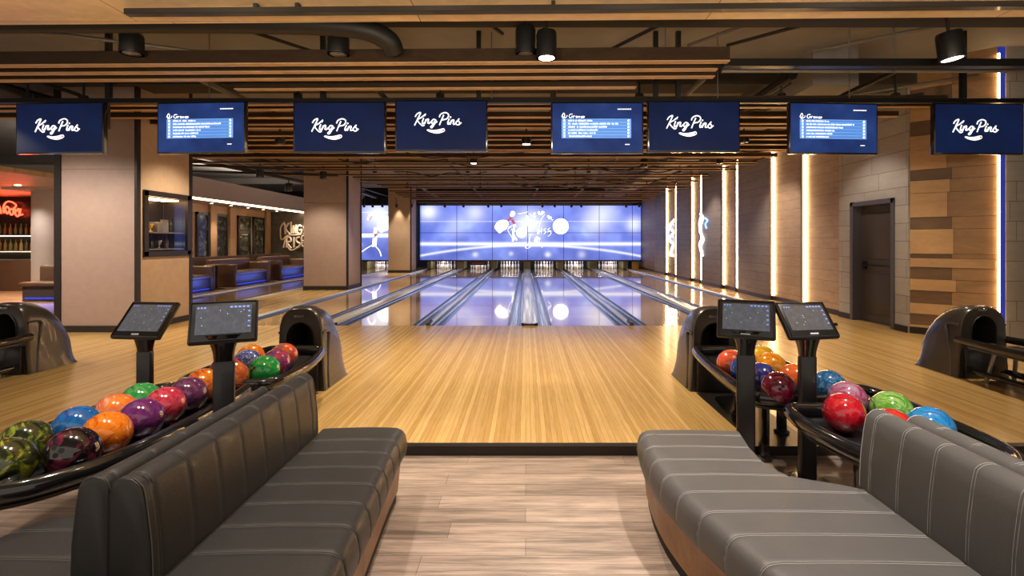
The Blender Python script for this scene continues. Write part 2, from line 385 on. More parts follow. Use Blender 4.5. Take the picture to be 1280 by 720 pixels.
# right side: oak recess bays washed by light strips between projecting grey bays
bays = [(9.72, 12.45, 0), (12.45, 14.3, 1), (14.3, 15.55, 0), (15.55, 17.25, 1), (17.25, 18.45, 0), (18.45, 20.15, 1), (20.15, 21.8, 0), (21.8, 23.5, 1), (23.5, 28.4, 0)]
for a, b, g in bays:
    x = 5.93 if g else 6.02
    t = MB(); t.box(x, 6.45, a, b, 0, 4.2)
    struct(t.build('wall_right_grey_bay' if g else 'wall_right_oak_bay', m_panelgrey if g else m_panelwood, smooth=False))
struct(MB().box(5.95, 6.45, 7.97, 8.30, 0, 4.2).box(5.95, 6.45, 9.32, 9.72, 0, 4.2).box(5.95, 6.45, 8.30, 9.32, 2.08, 4.2).box(6.3, 6.45, 8.3, 9.32, 0, 2.08).build('wall_right', m_block, smooth=False))
t = MB()
for a, b, g in bays:
    x = 5.93 if g else 6.02
    t.box(x-.015, x, a, b, 0, .10)
struct(t.build('baseboard_right', m_bronze, smooth=False))
struct(MB().box(5.935, 5.95, 9.36, 9.72, 0, .10).build('baseboard_right_block', m_bronze, smooth=False))
struct(MB().box(5.935, 5.95, 7.97, 8.26, 0, .10).build('baseboard_right_door', m_bronze, smooth=False))
# oblique feature wall of mixed boards
A = Vector((5.98, 7.97, 0)); Bv = Vector((6.73, 7.30, 0)); U = (Bv-A).normalized(); Nn = Vector((U.y, -U.x, 0)); LEN = (Bv-A).length
if Nn.y > 0: Nn = -Nn
rot = Matrix(((U.x, -Nn.x, 0), (U.y, -Nn.y, 0), (0, 0, 1)))
def fz(zy): return 1.42 + (302-(180+zy/2.248))*7.97/640
tl, td, tm = MB(), MB(), MB()
def board(mb, u0, u1, z0, z1, d):
    c = A + U*((u0+u1)/2*LEN) + Nn*(d/2-.02); mb.obox((c.x, c.y, (z0+z1)/2), ((u1-u0)*LEN-.003, .02+d, z1-z0-.005), rot)
rows = [(-520, -450, 0), (-450, -390, .5), (-390, -330, 0), (-330, -270, .4), (-270, -210, 0), (-210, -150, .5), (-150, -100, 0), (-100, -60, .4), (-60, -20, 0), (-20, 20, .5), (20, 75, .44), (75, 105, 0), (105, 140, .48), (140, 207, .45), (207, 240, 0), (240, 308, .52), (308, 320, 0), (320, 345, .97), (345, 378, 0), (378, 410, .55), (410, 445, 0), (445, 475, .62), (475, 505, 0), (505, 535, .5), (535, 560, 0)]
for k, (a, b, lf) in enumerate(rows):
    z1, z0 = fz(a), fz(b)
    if z0 < .1: z0 = .1
    if z1 > 4.2: z1 = 4.2
    if lf: board(tl, 0, lf, z0, z1, .02); board(tm, lf, 1, z0, z1, .006)
    else: board(td, 0, .5, z0, z1, .008); board(tm, .5, 1, z0, z1, .008)
wf = struct(tl.build('wall_right_feature_light_boards', m_bdlight, smooth=False))
struct(td.build('wall_right_feature_dark_boards', m_bddark, smooth=False))
struct(tm.build('wall_right_feature_mid_boards', m_bdmid, smooth=False))
t = MB(); c = A + U*(LEN/2-.12) - Nn*.12; t.obox((c.x, c.y, 2.1), (LEN-.28, .2, 4.2), rot); c = A + U*LEN/2 - Nn*.03; t.obox((c.x, c.y, 2.1), (LEN, .02, 4.2), rot)
c = A + U*LEN/2 + Nn*.0; t.obox((c.x, c.y, .05), (LEN, .05, .1), rot)
struct(t.build('wall_right_feature', m_bronze, smooth=False))
struct(MB().box(6.848, 9.5, 7.30, 7.5, 0, 4.2).build('wall_right_front', m_blockx, smooth=False))
t = MB(); t.box(6.756, 6.843, 7.305, 7.36, 0, 4.2)
tag(t.build('blue_light_strip', m_bluestrip, origin=(6.78, 7.4, 0), smooth=False), 'tall deep blue lit strip at right edge of the board wall', 'light strip')
t = MB(); t.box(6.722, 6.742, 7.275, 7.295, .1, 4.1)
tag(t.build('warm_light_strip', m_ledthin, origin=(6.73, 7.28, .1), smooth=False), 'warm glowing strip along right edge of mixed board wall beside blue strip', 'light strip')
# door on the right wall
f = MB()
for a, b, c, d in ((8.25, 8.33, 0, 2.13), (9.29, 9.37, 0, 2.13), (8.25, 9.37, 2.05, 2.13)): f.box(5.93, 6.12, a, b, c, d, .004, 1)
dr = struct(f.build('door_1', m_doorframe))
lf = MB().box(6.10, 6.15, 8.33, 9.29, .01, 2.05).build('door_leaf', m_door, dr, smooth=False)
MB().box(6.088, 6.102, 8.45, 9.17, .15, .85, .006).box(6.088, 6.102, 8.45, 9.17, 1.12, 1.92, .006).build('door_panel', m_door, dr)
MB().tube([(6.05, 8.42, 1.0), (6.05, 9.2, 1.0)], .016, 8).box(6.05, 6.10, 9.14, 9.22, .93, 1.07, .006).box(6.05, 6.10, 8.40, 8.46, .96, 1.04, .006).build('push_bar', m_blackmet, dr)
# light strips of the wall bays
strips = [(11.0, 6.00, 'between the two oak bays beside the grey door', 1), (12.42, 6.0, 'at far edge of the second oak bay', 1), (14.46, 5.985, 'at near edge of the third oak bay', .4), (15.5, 6.0, 'at far edge of the third oak bay', 1), (17.43, 5.985, 'at near edge of the fourth oak bay', .3), (18.4, 6.0, 'at far edge of the fourth oak bay', 1), (20.35, 5.985, 'at near edge of the fifth oak bay', .6), (21.75, 6.0, 'at far edge of the fifth oak bay', 1), (23.55, 6.0, 'in the last oak bay next to the video wall', .7)]
for y, x, where, e in strips:
    t = thing('wall_light_strip', 'vertical warm light strip ' + where, 'light strip', (x, y, .1), 'light strips of the right wall')
    MB().box(x-.02, x+.018, y-.022, y+.022, .12, 3.72 if y > 12 else 3.9).build('diffuser', m_led, t, smooth=False)
    MB().box(x-.06, x+.018, y+.022, y+.05, .0, 3.8 if y > 12 else 3.98).build('fin', m_bronze, t, smooth=False)
# neon figures on the right wall
def neon(mb, pts, r=.03): mb.tube(cr(pts, 6), r, 6)
t = thing('neon_wall_sign', 'white blue neon sign on the right wall, nearer of two', 'sign', (5.9, 17.1, .9)); mb, mb2 = MB(), MB()
neon(mb, [(5.9, 17.30, 2.35), (5.9, 17.05, 2.2), (5.9, 17.35, 1.8), (5.9, 17.0, 1.5), (5.9, 17.3, 1.2), (5.9, 17.05, .95)], .035)
neon(mb, [(5.9, 17.2, 2.3), (5.9, 17.4, 2.0), (5.9, 17.15, 1.6), (5.9, 17.4, 1.3), (5.9, 17.1, 1.1)], .03)
neon(mb2, [(5.9, 16.85, 2.2), (5.9, 16.6, 2.1), (5.9, 16.8, 2.0), (5.9, 16.7, 1.85)], .03)
mb.build('white_tube', m_neonwhite, t); mb2.build('blue_tube', m_neonblue, t)
t = thing('neon_wall_sign', 'white neon sign in the fifth oak bay, farther of two', 'sign', (5.98, 20.9, .9)); mb, mb2 = MB(), MB()
neon(mb, [(5.95, 20.5, 2.3), (5.95, 21.2, 2.0), (5.95, 20.6, 1.8), (5.95, 21.3, 1.5), (5.95, 20.6, 1.3), (5.95, 21.1, .9), (5.95, 20.6, .85)], .045)
neon(mb2, [(5.95, 20.4, 2.0), (5.95, 21.0, 2.2), (5.95, 21.3, 1.7), (5.95, 20.5, 1.55), (5.95, 21.0, 1.1)], .03)
mb.build('white_tube', m_neonwhite, t); mb2.build('blue_tube', m_neonblue, t)

# ceiling beams
struct(MB().box(-18, 10, 4.75, 5.5, 3.72, 4.2).build('ceiling_beam', m_beam, smooth=False))
struct(MB().box(-18, 10, 7.9, 8.4, 3.85, 4.2).build('ceiling_beam', m_beam, smooth=False))
struct(MB().box(4.1, 4.75, 7.3, 28, 3.65, 4.2).build('ceiling_beam', m_concrete, smooth=False))
struct(MB().box(-8.9, -8.3, 5.5, 28, 3.7, 4.2).build('ceiling_beam', m_concrete, smooth=False))
for y in (16.4, 22.4):
    struct(MB().box(-18, 6, y, y+.4, 3.95, 4.2).build('ceiling_beam', m_concrete, smooth=False))
# near timber soffit
rz = Matrix.Rotation(math.radians(-1.05), 3, 'Z')
t = MB(); t.obox((0, 3.15, 3.345), (12.5, 2.35, .12), rz, .0)
struct(t.build('ceiling_soffit', m_soffit, smooth=False))

# ------------------------------------------------------------------ lanes
lanes = [(-8.13, -7.07, 'far left lane beyond the row of columns', 'at far left beyond the columns'), (-4.805, -3.74, 'lane just right of the row of columns', 'beside the columns'),
         (-2.99, -1.925, 'second lane left of the wide central divider', 'second to the left of the central divider'), (-1.375, -.31, 'lane directly left of the wide central divider', 'directly left of the central divider'),
         (.45, 1.515, 'lane directly right of the wide central divider', 'directly right of the central divider'), (2.065, 3.13, 'second lane right of the wide central divider', 'second to the right of the central divider'),
         (3.88, 4.945, 'rightmost lane beside the oak and grey wall', 'at far right beside the wall')]
GW = .235
def gutter_mb(x0, x1):
    mb = MB(); n = 10; prof = []
    for i in range(n+1):
        a = PI*i/n; prof.append(((x0+x1)/2 - math.cos(a)*(x1-x0-.03)/2, -.012-.075*math.sin(a)))
    prof = [(x0, 0.0), (x0+.013, 0.0)] + prof + [(x1-.013, 0.0), (x1, 0.0), (x1, -.12), (x0, -.12)]
    mb.prism(prof, lambda u, v, w: (u, w, v), YF, YP); return mb
for x0, x1, lb, _ in lanes:
    t = thing('bowling_lane', 'glossy maple bowling ' + lb, 'bowling lane', ((x0+x1)/2, YF, 0), 'bowling lanes')
    MB().box(x0, x1, YF, 27.95, -.12, 0).build('lane_surface', m_lane, t, smooth=False)
    gutter_mb(x0-GW, x0).build('gutter', m_bluegut, t, angle=30); gutter_mb(x1, x1+GW).build('gutter', m_bluegut, t, angle=30)
def divider(x0, x1, lb, wide):
    t = thing('lane_divider', lb, 'lane divider', ((x0+x1)/2, YF, 0), 'dividers between lanes'); w = x1-x0
    mb = MB(); b = min(.03, w*.3)
    poly = [(x0, -.12), (x1, -.12), (x1, .01), (x1-b, .03), (x0+b, .03), (x0, .01)]
    mb.prism(poly, lambda u, v, y: (u, y, v), YF+(.12 if wide else 0.02), 26.44).build('capping', m_cap, t, angle=60)
    mb = MB()
    if wide:
        cx = (x0+x1)/2; poly = [(cx+w/2*math.cos(a), YF+.12-.12*math.sin(a)) for a in [PI*i/12 for i in range(13)]]
        mb.prism(poly, lambda u, v, z: (u, v, z), -.1, .034)
    else: mb.tube([(((x0+x1)/2), YF-.02, .02), (((x0+x1)/2), YF+.25, .03)], .038, 8)
    mb.build('end_cap', m_blackgloss, t, angle=40)
divider(-.075, .215, 'wide grey central divider capping with black rounded end', True)
divider(1.75, 1.83, 'narrow grey divider right of centre with black tip', False)
divider(3.365, 3.645, 'wide grey divider capping beside rightmost lane', True)
divider(-1.69, -1.61, 'narrow grey divider left of centre with black tip', False)
divider(-3.505, -3.225, 'wide grey divider capping on the left half', True)
divider(-5.12, -5.04, 'grey edge capping along the row of columns', False)
divider(-6.835, -6.76, 'grey edge capping beyond the row of columns', False)
divider(-8.62, -8.365, 'wide grey edge capping beside the booth lounge', False)
divider(5.18, 5.28, 'grey edge capping along the right wall', False)

# pin decks: masking, kickbacks, pins
mk = MB(); mk.box(-8.7, 6.0, 26.42, 26.62, .40, .47); struct(mk.build('trim_2', m_bronze, smooth=False))
struct(MB().box(-8.7, 6.0, 28.0, 28.1, -.1, .6).build('wall_back_pit', m_dark, smooth=False))
kxs = [(-8.5, -8.25), (-6.95, -6.75), (-5.05, -4.95), (-3.5, -3.23), (-1.76, -1.54), (-.06, .2), (1.68, 1.9), (3.37, 3.64), (5.1, 5.25)]
for k, (a, b) in enumerate(kxs):
    t = MB(); t.box(a-.05, b+.05, 26.5, 26.56, .0, .42, .01); t.box(a-.02, b+.02, 26.56, 28.0, .0, .42)
    tag(t.build('kickback_panel', m_olive, origin=((a+b)/2, 26.5, 0)), 'olive kickback panel between pin decks under video wall, %s from left' % nth(k+1), 'panel', 'kickback panels under the video wall')
t = MB(); t.box(5.5, 5.85, 26.5, 26.55, 0, .42, .01); tag(t.build('kickback_panel', m_gold, origin=(5.7, 26.5, 0)), 'golden yellow panel at right end under video wall', 'panel')
prof = [(.025, 0), (.034, .02), (.046, .06), (.0575, .115), (.056, .15), (.043, .20), (.028, .24), (.0235, .265), (.026, .30), (.032, .335), (.030, .36), (.018, .376), (.002, .381)]
pin0 = None
def pin_proto():
    p = thing('bowling_pin', '', 'bowling pin', (0, 0, 0), world=False)
    MB().lathe(prof, n=12).build('pin_body', m_white, p, angle=80)
    MB().lathe([(.0285, .243), (.0255, .256), (.0255, .262), (.0285, .262), (.0285, .243)], n=12).lathe([(.0255, .275), (.0275, .282), (.0285, .29), (.0265, .29)], n=12).build('neck_stripe', m_red, p, angle=80)
    return p
for li, (x0, x1, lb, pl) in enumerate(lanes):
    cx = (x0+x1)/2
    for r in range(4):
        for q in range(r+1):
            if pin0 is None: pin0 = pin_proto(); p = pin0
            else: p = copy_tree(pin0)
            p.location = (cx + (q-r/2)*.3048, 26.75+r*.264, 0.0)
            p['label'] = 'white pin in the rack of the lane ' + pl; p['group'] = 'pins of the lane ' + pl
for x0, x1, lb, pl in lanes:   # pin deck lamps behind the masking
    area(None, ((x0+x1)/2, 26.64, .455), (math.radians(38), 0, 0), .9, .06, 4.5, (1, .96, .88), 'pin_deck_lamp')
    area(None, ((x0+x1)/2, 27.9, .5), (math.radians(-30), 0, 0), .9, .06, 1.2, (1, .96, .88), 'pin_deck_lamp')
# sweep bar lowered in the second lane left of the divider
t = thing('pin_sweep', 'dark red marked sweep bar lowered before the pins', 'sweep bar', (-2.46, 26.55, .17))
MB().box(-2.92, -2.0, 26.54, 26.60, .2, .40, .01).build('bar', m_black, t)
mb = MB()
for k in range(9):
    x = -2.78+k*.072; mb.box(x, x+.05, 26.53, 26.541, .27+random.uniform(0, .02), .34)
mb.build('red_lettering', m_red, t, smooth=False)

# ------------------------------------------------------------------ video wall
VY = 26.45
def vx(px): return (px-657)/640*VY
def vz(py): return 1.42-(py-302)/640*VY
vw = thing('video_wall', 'wide blue glowing video wall above the pin decks', 'video wall', (0, VY, .47))
MB().box(-5.45, 5.95, VY, VY+.12, .47, 3.28).build('picture', m_video, vw, smooth=False, origin=(0, VY, 0)).location = (0, 0, -.47)
mb = MB()
for px in (526, 571, 615.5, 659.5, 704.5, 749, 790.5): mb.box(vx(px)-.012, vx(px)+.012, VY-.004, VY, .47, 3.28)
mb.box(-5.45, 5.95, VY-.004, VY, vz(291)-.012, vz(291)+.012)
mb.build('panel_seam', m_seam, vw, smooth=False)
def vpoly(mb, pts, d=.006, n=0):
    P = [(p.x, p.y) for p in cr([(a, b, 0) for a, b in pts], 6, True)] if n else pts
    mb.prism([(vx(a), vz(b)) for a, b in P], lambda u, v, w: (u, w, v), VY-d, VY-d-.004)
def vstroke(mb, pts, r=.06, d=.008):
    mb.tube([(vx(p.x), VY-d, vz(p.y)) for p in cr([(a, b, 0) for a, b in pts], 6)], r, 6, flat=.2)
def zz(x, y): return (610+x/10.283, 255+y/10.283)
mb = MB(); vpoly(mb, [zz(*p) for p in [(85, 295), (120, 230), (180, 205), (245, 215), (262, 260), (235, 320), (190, 345), (150, 375), (105, 335)]], n=1)
vpoly(mb, [zz(*p) for p in [(285, 140), (300, 95), (335, 95), (350, 125), (325, 160), (295, 165)]], n=1)
mb.build('pin_graphic', m_vwhite, vw)
mb = MB(); vpoly(mb, [zz(*p) for p in [(240, 215), (285, 160), (315, 160), (320, 180), (265, 225)]], .004)
vstroke(mb, [zz(310, 200), zz(330, 240), zz(350, 250)], .07); mb.build('red_band_graphic', m_vred, vw)
mb = MB(); cxp, cyp = zz(935, 287); vpoly(mb, [(cxp+9.9*math.cos(a), cyp+9.9*math.sin(a)) for a in [2*PI*i/40 for i in range(40)]]); mb.build('ball_graphic', m_vwhite, vw)
mb = MB(); cxp, cyp = zz(430, 370); vpoly(mb, [(cxp+6.4*math.cos(a), cyp+6.4*math.sin(a)) for a in [2*PI*i/32 for i in range(32)]]); mb.build('small_ball_graphic', m_vwhite, vw)
mb = MB()
for s_ in ([(345, 260), (330, 330), (320, 480)], [(300, 290), (255, 330), (290, 400), (320, 440), (380, 465)], [(260, 300), (330, 270), (370, 290)], [(300, 320), (330, 350), (380, 340)], [(330, 400), (350, 440), (370, 460)],
           [(730, 130), (690, 190), (665, 260), (660, 300)], [(650, 95), (660, 125), (690, 130), (700, 100), (720, 115)], [(770, 145), (790, 185), (810, 165)], [(800, 180), (825, 205), (840, 200)],
           [(650, 320), (645, 385)], [(650, 350), (685, 345), (690, 310), (685, 380)], [(745, 310), (720, 335), (745, 360), (715, 385)], [(800, 305), (770, 330), (800, 350), (810, 380), (770, 420)], [(760, 360), (815, 350)],
           [(560, 380), (535, 430), (530, 500), (480, 555), (510, 570), (560, 540)], [(600, 480), (620, 435), (640, 435), (620, 490)], [(650, 440), (670, 440), (655, 490)], [(670, 510), (700, 565)], [(385, 125), (440, 120), (510, 100)], [(495, 150), (520, 220), (515, 280)], [(540, 120), (560, 160)], [(600, 110), (590, 150), (610, 170)]):
    vstroke(mb, [zz(*p) for p in s_], .048)
mb.build('script_graphic', m_vwhite, vw)
mb = MB()
for k in range(11):
    a = -1.2+k*.33; L_ = 45+35*random.random()
    vpoly(mb, [zz(560-8*math.sin(a), 240+8*math.cos(a)), zz(560+L_*1.5*math.cos(a), 240+L_*math.sin(a)), zz(560+8*math.sin(a), 240-8*math.cos(a))], .005)
mb.build('burst_graphic', m_vsoft, vw)
# left video panel seen between the columns
vl = thing('video_wall', 'narrow blue video panel showing a white pin figure, between the columns', 'video wall', (-7.8, VY, .47))
o = MB().box(-8.6, -5.75, VY, VY+.12, .47, 3.28).build('picture', m_video, vl, smooth=False, origin=(-7.8, VY, .47))
def zl(x, y): return (440+x/6.545, 240+y/6.545)
mb = MB(); vpoly(mb, [zl(*p) for p in [(205, 275), (225, 225), (280, 200), (330, 220), (330, 290), (270, 320), (230, 330)]], n=1); mb.build('pin_body_graphic', m_vwhite, vl)
mb = MB(); vpoly(mb, [zl(*p) for p in [(170, 380), (205, 370), (200, 440), (165, 450)]]); vstroke(mb, [zl(180, 430), zl(130, 455), zl(80, 490)], .09); vstroke(mb, [zl(190, 440), zl(225, 480), zl(240, 525)], .09)
vstroke(mb, [zl(130, 230), zl(150, 185), zl(180, 190), zl(190, 215)], .05); vstroke(mb, [zl(195, 290), zl(190, 340)], .09); mb.build('pin_limbs_graphic', m_vwhite, vl)
mb = MB(); vpoly(mb, [zl(*p) for p in [(180, 330), (210, 320), (210, 350), (185, 370)]], .004); vstroke(mb, [zl(140, 230), zl(165, 200)], .09); mb.build('red_band_graphic', m_vred, vl)
mb = MB(); mb.box(-8.6, -5.75, VY-.004, VY, vz(291)-.012, vz(291)+.012); mb.build('panel_seam', m_seam, vl, smooth=False)
struct(MB().box(-8.7, 6.0, VY+.02, VY+.2, 3.28, 4.2).build('wall_back_header', m_dark, smooth=False))

# ------------------------------------------------------------------ columns
def column(x0, x1, y0, y1, label, mf, ms, base=.12):
    t = thing('column', label, 'column', ((x0+x1)/2, (y0+y1)/2, 0))
    MB().box(x0, x1, y0, y1, 0, 2.55).box(x0, x1, y0, y1, 2.556, 4.2).build('cladding', mf, t, smooth=False)
    mb = MB()
    for (a, b) in ((x1, y0), (x1, y1)): mb.box(a-.03, a+.03, b-.012, b+.03, 0, 4.2)
    mb.build('corner_trim', m_bronze, t, smooth=False)
    MB().box(x0-.015, x1+.015, y0-.015, y1+.015, 0, base).build('base_trim', m_bronze, t, smooth=False)
    return t
column(-6.5, -5.22, 15.0, 16.2, 'square beige tiled column in middle distance beside left lane', m_tile2, m_tile)
column(-6.25, -5.22, 23.3, 24.4, 'square beige column in front of the video wall', m_tile, m_tile)
# big near column with display niche
t = thing('column', 'large square beige column at left with a display niche', 'column', (-6.7, 8.6, 0))
X0, X1, Y0, Y1 = -7.32, -6.10, 8.04, 9.30
mb = MB(); mb.box(X0, X1-.45, Y0+.01, Y1, 0, 2.20); mb.box(X0, X1-.45, Y0+.01, Y1, 2.206, 4.2); mb.box(X1-.45, X1, Y0+.01, Y1, 0, 1.22); mb.box(X1-.45, X1, Y0+.01, Y1, 2.22, 4.2); mb.box(X1-.45, X1, Y0+.01, 8.19, 1.22, 2.22); mb.box(X1-.45, X1, 9.26, Y1, 1.22, 2.22)
mb.build('side_cladding', m_tile, t, smooth=False)
MB().box(X0, X1, Y0, Y0+.01, 0, 2.55).box(X0, X1, Y0, Y0+.01, 2.556, 4.2).build('front_cladding', m_tile2, t, smooth=False)
for (a, b, s_) in ((X0, Y0, .07), (X1, Y0, .09), (X1, Y1, .05)):
    MB().box(a-s_ if a == X0 else a-.03, a+.03 if a == X0 else a+.012, b-.02, b+.06, 0, 4.2).build('corner_trim', m_bronze, t, smooth=False)
MB().box(X0-.02, X1+.02, Y0-.03, Y1+.02, 0, .10).build('base_trim', m_bronze, t, smooth=False)
n = thing('display_niche', 'black framed glass display niche set in the large left column', 'display case', (-6.1, 8.72, 1.22))
mb = MB(); mb.box(-6.13, -6.07, 8.16, 8.25, 1.19, 2.25); mb.box(-6.13, -6.07, 9.20, 9.29, 1.19, 2.25); mb.box(-6.13, -6.07, 8.16, 9.29, 1.17, 1.26); mb.box(-6.13, -6.07, 8.16, 9.29, 2.16, 2.25); mb.build('frame', m_bronze, n, smooth=False)
MB().box(-6.549, -6.545, 8.2, 8.62, 1.22, 2.22).build('lining', m_wallwood, n, smooth=False)
MB().box(-6.549, -6.545, 8.62, 9.25, 1.22, 2.22).box(-6.54, -6.1, 8.192, 8.2, 1.22, 2.22).box(-6.54, -6.1, 9.25, 9.258, 1.22, 2.22).build('dark_lining', m_bronze, n, smooth=False)
MB().box(-6.098, -6.093, 8.25, 9.20, 1.26, 2.16).build('glass_pane', m_clear, n, smooth=False)
for z in (1.30, 1.58): MB().box(-6.54, -6.14, 8.2, 9.25, z-.02, z).build('shelf', m_greypipe, n, smooth=False)
MB().box(-6.5, -6.2, 8.3, 9.15, 2.135, 2.15).build('lamp', m_ledsoft, n, smooth=False)
spot(None, (-6.3, 8.45, 2.12), .6, 1.6, WARM)
bot = [(.03, 0), (.032, .01), (.032, .12), (.026, .15), (.012, .18), (.011, .23), (.013, .235), (.012, .24)]
cupp = [(.03, 0), (.03, .012), (.008, .02), (.008, .06), (.03, .08), (.045, .13), (.045, .135), (.02, .1)]
for k, (y, z, kind, m_, lb) in enumerate([(8.42, 1.30, 'c', m_gold, 'small gold cup at left of lower niche shelf'), (8.62, 1.30, 'b', m_blackgloss, 'black bottle on the lower niche shelf, near its middle'), (8.8, 1.30, 'c', m_steel, 'steel cup on the lower niche shelf right of the bottle'), (8.98, 1.30, 'b', m_boothbase, 'dark bottle at right of lower niche shelf'),
        (8.36, 1.58, 'x', m_black, 'black box on left of the upper niche shelf'), (8.6, 1.58, 'c', m_gold, 'gold cup on the upper niche shelf beside black box'), (8.72, 1.58, 'x', m_greypipe, 'grey box on the middle of upper niche shelf'), (8.92, 1.58, 'f', m_steel, 'steel picture frame on right of upper niche shelf'), (9.1, 1.58, 'b', m_blackgloss, 'black bottle at far right of upper niche shelf')]):
    mb = MB()
    if kind == 'c': mb.lathe(cupp, (-6.3, y, z), 14)
    elif kind == 'b': mb.lathe(bot, (-6.3, y, z), 12)
    elif kind == 'x': mb.box(-6.4, -6.22, y-.07, y+.07, z, z+.17, .01)
    else: mb.box(-6.3, -6.28, y-.06, y+.06, z, z+.2).box(-6.31, -6.27, y-.075, y-.055, z, z+.22).box(-6.31, -6.27, y+.055, y+.075, z, z+.22).box(-6.31, -6.27, y-.075, y+.075, z+.2, z+.22)
    tag(mb.build({'c': 'trophy_cup', 'b': 'bottle', 'x': 'box', 'f': 'picture_frame'}[kind], m_, origin=(-6.3, y, z)), lb, {'c': 'cup', 'b': 'bottle', 'x': 'box', 'f': 'picture frame'}[kind], 'objects in the display niche')

# ------------------------------------------------------------------ lounge at left
struct(MB().box(-12.8, -9.5, 12.5, 23.0, 2.70, 3.3).build('ceiling_lounge_bulkhead', m_plaster, smooth=False))
tag(MB().box(-9.62, -9.50, 12.6, 22.5, 2.655, 2.70).build('cove_light_strip', m_ledsoft, origin=(-9.56, 16, 2.66), smooth=False), 'long warm cove light strip along the lounge bulkhead', 'light strip')
for k in range(8):
    y = 13.5+k*1.1
    t = thing('recessed_downlight', 'small recessed downlight under the lounge bulkhead, %s from the near end' % nth(k+1), 'downlight', (-10.3, y, 2.68), 'downlights under the bulkhead')
    MB().cyl((-10.3, y), .06, 2.675, 2.70, 12).build('ring', m_steel, t); MB().cyl((-10.3, y), .042, 2.668, 2.676, 12).build('lens', m_lenswarm, t)
    if k % 2 == 0: spot(None, (-10.3, y, 2.6), 45, 1.9, WARM)
struct(MB().box(-11.3, -11.0, 15.5, 22.0, 0, 2.7).build('wall_left', m_wallwood, smooth=False))
struct(MB().box(-11.3, -7.2+.0, 22.0, 22.3, 0, 3.0).build('wall_left_slate', m_slate, smooth=False)) if False else struct(MB().box(-11.0, -8.75, 22.0, 22.3, 0, 2.7).build('wall_left_slate', m_slate, smooth=False))
def pyw(px, X=-11.0): return X*640/(px-657)
for k, (pa, pb) in enumerate(((244, 260), (268, 283), (296, 312), (315, 329))):
    a, b = pyw(pa), pyw(pb)
    f = MB()
    for q in (a, b-.09): f.box(-11.0, -10.93, q, q+.09, .5, 2.42)
    f.box(-11.0, -10.93, a, b, 2.33, 2.42); f.box(-11.0, -10.93, a, b, .5, .58); f.box(-11.0, -10.94, a, b, 1.82, 1.88)
    fr = struct(f.build('window_%d' % (k+1), m_black, smooth=False))
    MB().box(-10.99, -10.98, a+.05, b-.05, .55, 2.4).build('pane', m_pane, fr, smooth=False)
for k, px in enumerate((264, 288, 333)):
    y = pyw(px); struct(MB().box(-11.0, -10.9, y-.18, y+.18, 0, 2.7).build('trim_%d' % (k+4), m_wallwood, smooth=False))
spot(None, (-9.6, 21.5, 2.66), 90, 1.3, (1, .8, .58), (math.radians(12), 0, 0))
# KINGS RISE lettering on the slate wall
sy = 21.93
def sp(x, y, s_=566/55): return ((330+x/s_-657)/640*sy, sy, 1.42-(255+y/s_-302)/640*sy)
t = thing('wall_lettering', 'pale graffiti style KINGS RISE lettering on the dark slate wall', 'sign', (-9.5, sy, 1.0))
mb = MB()
def sst(*pts, r=.042): mb.tube(cr([sp(*p) for p in pts], 6), r, 6)
for s_ in ([(265, 250), (275, 390)], [(320, 245), (280, 320), (335, 390)], [(345, 230), (350, 380)], [(375, 380), (375, 280), (410, 380), (410, 265)], [(480, 290), (440, 280), (430, 370), (480, 380), (485, 335), (455, 335)], [(560, 265), (520, 280), (525, 320), (555, 340), (550, 380), (510, 385)],
           [(290, 560), (290, 440), (335, 430), (345, 475), (300, 500), (350, 570)], [(385, 425), (385, 560)], [(460, 425), (420, 440), (425, 485), (460, 510), (450, 555), (415, 560)], [(540, 410), (490, 420), (495, 540), (545, 530)], [(495, 475), (535, 470)]): sst(*s_)
mb.build('letter_strokes', m_sign, t); mb = MB()
for s_ in ([(265, 235), (215, 300), (215, 440), (240, 455), (300, 405), (400, 400), (480, 395)], [(250, 560), (275, 440), (300, 410)], [(300, 540), (340, 590), (400, 580), (450, 540), (520, 480)]): sst(*s_, r=.03)
mb.build('outline_strokes', m_sign, t)
# booths with blue glow
def booth(y0, y1, label, X=-9.0, back=.86):
    t = thing('booth_sofa', label, 'sofa', (X-.5, (y0+y1)/2, 0), 'booth sofas along the lounge')
    MB().box(X-.75, X-.1, y0+.05, y1-.05, 0, .36, .01).build('base', m_boothbase, t)
    MB().box(X-.78, X-.04, y0, y1, .36, .47, .04, 3).build('seat', m_booth, t)
    MB().box(X-.95, X-.72, y0, y1, .0, back, .06, 3).build('backrest', m_booth, t)
    MB().box(X-.9, X-.02, y1-.14, y1+.02, 0, .72, .05, 3).build('arm', m_booth, t)
    MB().box(X-.9, X-.02, y0-.02, y0+.14, 0, .72, .05, 3).build('arm', m_booth, t)
    MB().box(X-.10, X-.085, y0+.18, y1-.18, .05, .08).build('blue_light', m_ledblue, t, smooth=False)
    area(None, (X+.10, (y0+y1)/2, .30), (0, math.radians(85), 0), .3, (y1-y0)*.7, 3.0, BLUE)
booth(13.3, 14.9, 'brown booth sofa with blue glow, nearest of three beside far left lane')
booth(15.9, 18.1, 'brown booth sofa with blue glow, middle of three beside far left lane')
booth(18.9, 21.2, 'brown booth sofa with blue glow in front of slate wall')
struct(MB().box(-10.55, -10.4, 12.0, 21.8, 0, .92).build('trim_3', m_booth, smooth=False))
